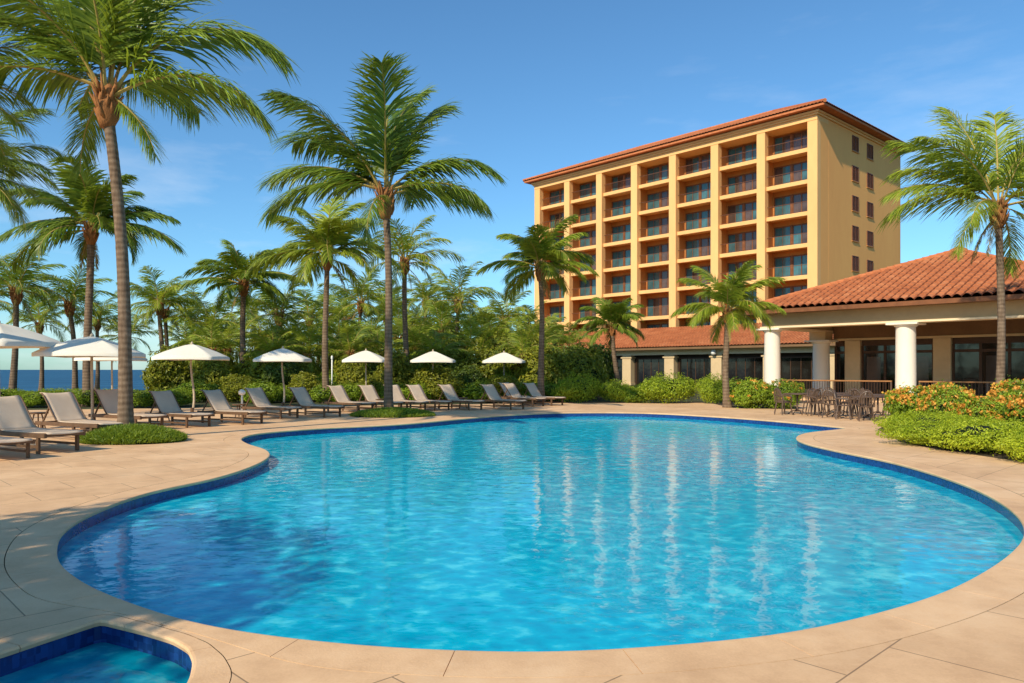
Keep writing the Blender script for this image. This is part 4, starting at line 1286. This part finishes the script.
# railing between the columns
rail = empty('terrace_railing', loc2w(pav, 0, 0, 0), ANG, 'low railing with warm wooden handrail between the white pavilion columns', 'railing')
for xa, xb in ((1.4, 7.2), (8.45, 14.3)):
    m = MB(); m.box(xa, xb, 0.76, 0.86, 0.98, 1.05, 0.012); m.build('handrail', M['wood_rail'], rail)
    m = MB(); m.box(xa, xb, 0.79, 0.83, 0.18, 0.22)
    n = int((xb - xa) / 0.14)
    for q in range(n + 1): m.box(xa + (xb - xa) * q / n - 0.009, xa + (xb - xa) * q / n + 0.009, 0.80, 0.82, 0.222, 0.978)
    m.build('balusters', M['wood_dark'], rail)
    for xx in (xa + 0.03, (xa + xb) / 2, xb - 0.03):
        m = MB(); m.box(xx - 0.03, xx + 0.03, 0.77, 0.85, 0.06, 0.978); m.build('post', M['iron'], rail)

# ------------------------------------------------------------------ loungers
def sheet(mb, prof, w, th, sag=0.015):
    """a curved sling following a side profile"""
    n = len(prof); K = 6; vs = []; fs = []
    for s in (0, 1):
        for x, z in prof:
            for k in range(K + 1):
                y = -w / 2 + w * k / K
                q = sag * (1 - (2 * k / K - 1) ** 2)
                vs.append((x, y, z - q - s * th))
    L = n * (K + 1)
    for i in range(n - 1):
        for k in range(K):
            a = i * (K + 1) + k
            fs.append((a, a + K + 1, a + K + 2, a + 1)); fs.append((L + a, L + a + 1, L + a + K + 2, L + a + K + 1))
    for i in range(n - 1):
        a = i * (K + 1); fs.append((a, L + a, L + a + K + 1, a + K + 1)); a += K; fs.append((a, a + K + 1, L + a + K + 1, L + a))
    a = (n - 1) * (K + 1)
    for k in range(K):
        fs.append((k, k + 1, L + k + 1, L + k)); fs.append((a + k, L + a + k, L + a + k + 1, a + k + 1))
    mb.add(vs, fs)


def make_lounger():
    root = empty('sun_lounger')
    m = MB(); sheet(m, [(-0.22, 0.375), (-0.1, 0.36), (0.2, 0.355), (0.6, 0.358), (0.9, 0.36), (1.08, 0.365), (1.13, 0.345)], 0.62, 0.014); m.build('seat', M['sling'], root, True)
    prof = [(-0.215, 0.385), (-0.26, 0.41), (-0.36, 0.52), (-0.48, 0.67), (-0.58, 0.80), (-0.66, 0.89), (-0.73, 0.935), (-0.80, 0.93)]
    m = MB(); sheet(m, prof, 0.62, 0.014, 0.02); b = m.build('backrest', M['sling'], root, True)
    for s in (-1, 1):
        m = MB(); m.tube([(x + 0.01, s * 0.315, z - 0.02) for x, z in prof[:-1]], 0.016, 6); m.build('back_rail', M['lounger_wood'], b, True)
    for s in (-1, 1):
        m = MB(); m.bar((-0.52, s * 0.25, 0.70), (-0.75, s * 0.27, 0.33), 0.03); m.build('back_prop', M['lounger_wood'], root)
    for s in (-1, 1):
        m = MB(); m.box(-0.88, 1.12, s * 0.335 - 0.025, s * 0.335 + 0.025, 0.27, 0.345, 0.006); m.build('side_rail', M['lounger_wood'], root)
        for x in (-0.68, 0.92):
            m = MB(); m.box(x - 0.035, x + 0.035, s * 0.335 - 0.022, s * 0.335 + 0.022, 0.002, 0.268, 0.005); m.build('leg', M['lounger_wood'], root)
        m = MB(); m.box(-0.643, 0.883, s * 0.335 - 0.014, s * 0.335 + 0.014, 0.10, 0.14); m.build('stretcher', M['lounger_wood'], root)
    for x in (-0.86, 0.0, 1.10):
        m = MB(); m.box(x - 0.02, x + 0.02, -0.308, 0.308, 0.285, 0.33); m.build('cross_bar', M['lounger_wood'], root)
    return root


LG = [(8, 460, -28, 'sun lounger cut by the left edge, nearest of the row, only its foot end showing'), (54, 452, -28, 'nearest beige lounger seen whole, at left edge'), (104, 440, -28, 'beige lounger second from left just left of tallest trunk'),
      (146, 430, -30, 'beige lounger partly hidden by the tallest palm trunk'), (197, 427, -30, 'beige lounger left of curved parasol pole'), (251, 424, -30, 'beige lounger right of curved parasol pole, foot near pool curve'),
      (288, 418.5, -33, 'beige lounger under left side of fourth parasol'), (331, 417, -33, 'beige lounger right of fourth parasol'), (364, 412.5, -38, 'beige lounger under the fifth parasol'),
      (393, 411.5, -40, 'beige lounger directly behind the trunk of second tallest palm'), (417, 411, -42, 'beige lounger just right of second tallest trunk'), (441, 410.5, -42, 'beige lounger under left side of sixth parasol'),
      (474, 410, -42, 'beige lounger right of the sixth parasol'), (516, 409.6, -42, 'beige lounger below rightmost parasol'), (537, 406.5, -44, 'beige lounger right of rightmost parasol'), (529, 404.5, -44, 'beige lounger set behind others below rightmost parasol'),
      (556, 405.5, -44, 'last lounger at right end of row behind slender palm')]
lp = make_lounger()
gl_ = random.Random(21)
for i, (px, py, a, lb) in enumerate(LG):
    o = lp if i == 0 else copy_tree(lp)
    f = gp(px, py); a = R(a + gl_.uniform(-3, 3))
    o.location = f - Vector((math.cos(a), math.sin(a), 0)) * 0.92
    o.rotation_euler = (0, 0, a)
    k_ = 1.0 if i == 0 else 1.14 if i < 4 else 1.06; o.scale = (k_, k_, k_)
    tag(o, lb, 'sun lounger', 'sun loungers lined up along the pool')


def make_side_table():
    root = empty('side_table')
    m = MB(); m.lathe([(0.24, 0.40), (0.25, 0.41), (0.25, 0.43), (0.24, 0.44)], 18)
    m.build('table_top', M['lounger_wood'], root)
    for k in range(3):
        a = 2 * PI * k / 3; m = MB(); m.tube([(0.1 * math.cos(a), 0.1 * math.sin(a), 0.40), (0.2 * math.cos(a), 0.2 * math.sin(a), 0.0)], 0.02, 6); m.build('leg', M['lounger_wood'], root)
    return root


tp = make_side_table()
for i, (px, D, lb) in enumerate([(38, 20.5, 'small round side table behind the two nearest loungers'), (163, 23.5, 'small round side table left of curved parasol pole'), (240, 25.5, 'small round side table between loungers near pool curve'),
                                 (378, 30.0, 'small round side table left of second tallest trunk'), (462, 31.2, 'small round side table beside lounger right of sixth parasol')]):
    o = tp if i == 0 else copy_tree(tp); o.location = at(px, D); tag(o, lb, 'side table', 'side tables among the loungers')


# ------------------------------------------------------------------ parasols
def make_parasol(bend):
    root = empty('parasol')
    m = MB(); r = 1.42; K = 16
    vs = []; fs = []
    # square canopy: rings from the peak to the hem, edges bowed in a little
    rings = [(0.03, 2.50), (0.18, 2.46), (0.42, 2.36), (0.66, 2.245), (0.86, 2.13), (0.96, 2.06), (1.0, 2.025), (1.0, 1.93)]
    n = 4 * K
    for q, z in rings:
        for k in range(n):
            a = 2 * PI * k / n; t = (k % K) / K
            c0 = Vector((math.cos(PI / 2 * (k // K)), math.sin(PI / 2 * (k // K)), 0)); c1 = Vector((math.cos(PI / 2 * (k // K + 1)), math.sin(PI / 2 * (k // K + 1)), 0))
            p = c0.lerp(c1, t); bow = 1 + 0.16 * math.sin(PI * t)            # rounded square
            sag = -0.05 * math.sin(PI * t) * q * (1 - q) * 4 + (0.02 * math.sin(PI * t) * q)
            vs.append((p.x * r * q * bow, p.y * r * q * bow, z + sag))
    for i in range(len(rings) - 1):
        for k in range(n):
            j = (k + 1) % n; fs.append((i * n + k, i * n + n + k, i * n + n + j, i * n + j))
    fs.append(tuple(range(n)))
    m.add(vs, fs); cn_ = m.build('canopy', M['canvas'], root, True)
    m = MB(); m.lathe([(0.05, 2.49), (0.055, 2.53), (0.03, 2.57), (0.012, 2.60)], 10); m.build('finial', M['pole'], root, True)
    for k in range(4):
        a = PI / 2 * k; m = MB()
        m.tube([(0.05 * math.cos(a), 0.05 * math.sin(a), 2.42), (0.6 * r * math.cos(a), 0.6 * r * math.sin(a), 2.235), (0.97 * r * math.cos(a), 0.97 * r * math.sin(a), 2.02)], 0.014, 5)
        m.tube([(0.05 * math.cos(a), 0.05 * math.sin(a), 1.95), (0.5 * r * math.cos(a), 0.5 * r * math.sin(a), 2.27)], 0.011, 5); m.build('rib', M['pole'], root)
    m = MB()
    m.tube([(bend * 1.0 * math.sin(i / 10 * 5.2) * (1 - i / 10), bend * 0.4 * math.sin(i / 10 * 3), 2.45 * i / 10) for i in range(11)], [0.042 - 0.001 * i for i in range(11)], 8); m.build('pole', M['pole'], root, True)
    m = MB(); m.lathe([(0.27, 0.0), (0.27, 0.05), (0.22, 0.08), (0.06, 0.1), (0.055, 0.24)], 18); m.build('base', M['lounger_wood'], root, True)
    return root


pA = make_parasol(0.02); pB = make_parasol(0.13)
ua = ub = False
for i, (px, D, b, rz, sc, lb) in enumerate([(-2, 19.5, 0, 38, 1.08, 'white parasol cut by the left edge of view'), (92, 20.6, 0, 55, 1.06, 'largest white parasol behind the tallest palm trunk'), (192, 27, 1, 48, 1.0, 'white parasol with curved pole, left of the straight palm'),
                                            (283, 31.5, 1, 52, 0.98, 'white parasol with curved pole, right of the straight palm'), (366, 36, 0, 45, 0.92, 'white parasol just left of second tallest palm trunk'), (433, 37.5, 0, 50, 0.96, 'white parasol just right of second tallest palm trunk'),
                                            (504, 40.0, 0, 42, 0.98, 'rightmost white parasol, left of slender palm by hotel'), (112, 30.0, 0, 50, 0.98, 'white parasol half hidden behind the largest parasol')]):
    if b: o = copy_tree(pB) if ub else pB; ub = True
    else: o = copy_tree(pA) if ua else pA; ua = True
    o.location = at(px, D); o.rotation_euler = (0, 0, R(rz)); o.scale = (sc, sc, 1.12 if i == 0 else 1.0 if i != 3 else 0.99)
    tag(o, lb, 'parasol', 'white parasols over the loungers')

# ------------------------------------------------------------------ patio furniture
def make_chair():
    root = empty('patio_chair')
    m = MB(); m.lathe([(0.20, 0.43), (0.225, 0.44), (0.225, 0.455), (0.20, 0.465)], 16); m.build('seat', M['iron'], root)
    for x, y in ((0.16, 0.16), (0.16, -0.16), (-0.16, 0.16), (-0.16, -0.16)):
        m = MB(); m.tube([(x, y, 0.44), (x * 1.15, y * 1.15, 0.25), (x * 1.35, y * 1.35, 0.0)], 0.02, 6); m.build('leg', M['iron'], root)
    m = MB(); pts = []
    for i in range(13):
        t = i / 12; a = PI * t
        pts.append((-0.19 - 0.10 * math.sin(a), -0.22 * math.cos(a), 0.45 + 0.47 * math.sin(a) ** 0.7))
    m.tube(pts, 0.021, 6)
    for y in (-0.13, -0.065, 0, 0.065, 0.13):
        zt = 0.45 + 0.47 * math.sin(math.acos(max(-1, min(1, -y / 0.22)))) ** 0.7
        m.tube([(-0.19, y, 0.45), (-0.235, y * 1.15, (0.45 + zt) / 2), (-0.275, y, zt - 0.01)], 0.016, 5)
    m.build('backrest', M['iron'], root)
    for s in (-1, 1):
        m = MB(); m.tube([(-0.24, s * 0.22, 0.68), (-0.05, s * 0.27, 0.67), (0.15, s * 0.26, 0.64), (0.19, s * 0.21, 0.45)], 0.02, 6); m.build('armrest', M['iron'], root)
    return root


def make_table():
    root = empty('patio_table')
    m = MB(); m.lathe([(0.46, 0.71), (0.48, 0.72), (0.48, 0.74), (0.46, 0.75)], 24); m.build('table_top', M['iron'], root)
    m = MB(); m.lathe([(0.06, 0.1), (0.035, 0.2), (0.03, 0.5), (0.05, 0.709)], 12); m.build('pedestal', M['iron'], root, True)
    for k in range(4):
        a = PI / 4 + PI / 2 * k; m = MB(); m.tube([(0.04 * math.cos(a), 0.04 * math.sin(a), 0.16), (0.22 * math.cos(a), 0.22 * math.sin(a), 0.1), (0.34 * math.cos(a), 0.34 * math.sin(a), 0.012)], 0.018, 6); m.build('foot', M['iron'], root)
    return root


ch = make_chair(); tb = make_table(); uc = False; ut = False
where = ['leftmost', 'middle', 'nearest', 'rear', 'rightmost']
for i, (x, y) in enumerate([(10.2, 27.1), (10.95, 25.6), (11.3, 24.1), (11.9, 27.7), (12.5, 25.9)]):
    o = copy_tree(tb) if ut else tb; ut = True
    o.location = (x, y, 0); tag(o, where[i] + ' dark round patio table of the group before the pavilion', 'table', 'patio tables before the pavilion')
    for j, (a, sd_) in enumerate([(20, 'right'), (110, 'far'), (205, 'left'), (295, 'near')]):
        a2 = R(a + i * 23 + gl_.uniform(-10, 10)); c = copy_tree(ch) if uc else ch; uc = True
        c.location = (x + 0.68 * math.cos(a2), y + 0.68 * math.sin(a2), 0); c.rotation_euler = (0, 0, a2 + PI + gl_.uniform(-0.2, 0.2))
        tag(c, 'dark wrought iron chair at %s side of the %s patio table' % (sd_, where[i]), 'chair', 'patio chairs before the pavilion')

# ------------------------------------------------------------------ garden lights
def garden_light(px, D, H, label, q=1.0):
    root = empty('garden_light', at(px, D), 0, label, 'garden light')
    m = MB(); m.tube([(0, 0, 0), (0, 0, H * 0.6), (0, 0, H - 0.1)], [0.05, 0.035, 0.035], 8); m.build('post', M['lamp_white'], root, True)
    m = MB(); m.lathe([(0.04, H - 0.1), (0.12 * q, H - 0.06), (0.13 * q, H + 0.04), (0.06 * q, H + 0.1), (0.01, H + 0.12)], 12); m.build('lamp_head', M['lamp_white'], root, True)


garden_light(171, 25.5, 0.62, 'short white garden light behind lounger near curved parasol pole')
garden_light(242, 28.0, 0.75, 'short white garden light at foot of the straight palm')
garden_light(332, 38.5, 2.2, 'tall white garden light standing among shrubs left of fifth parasol', 0.45)
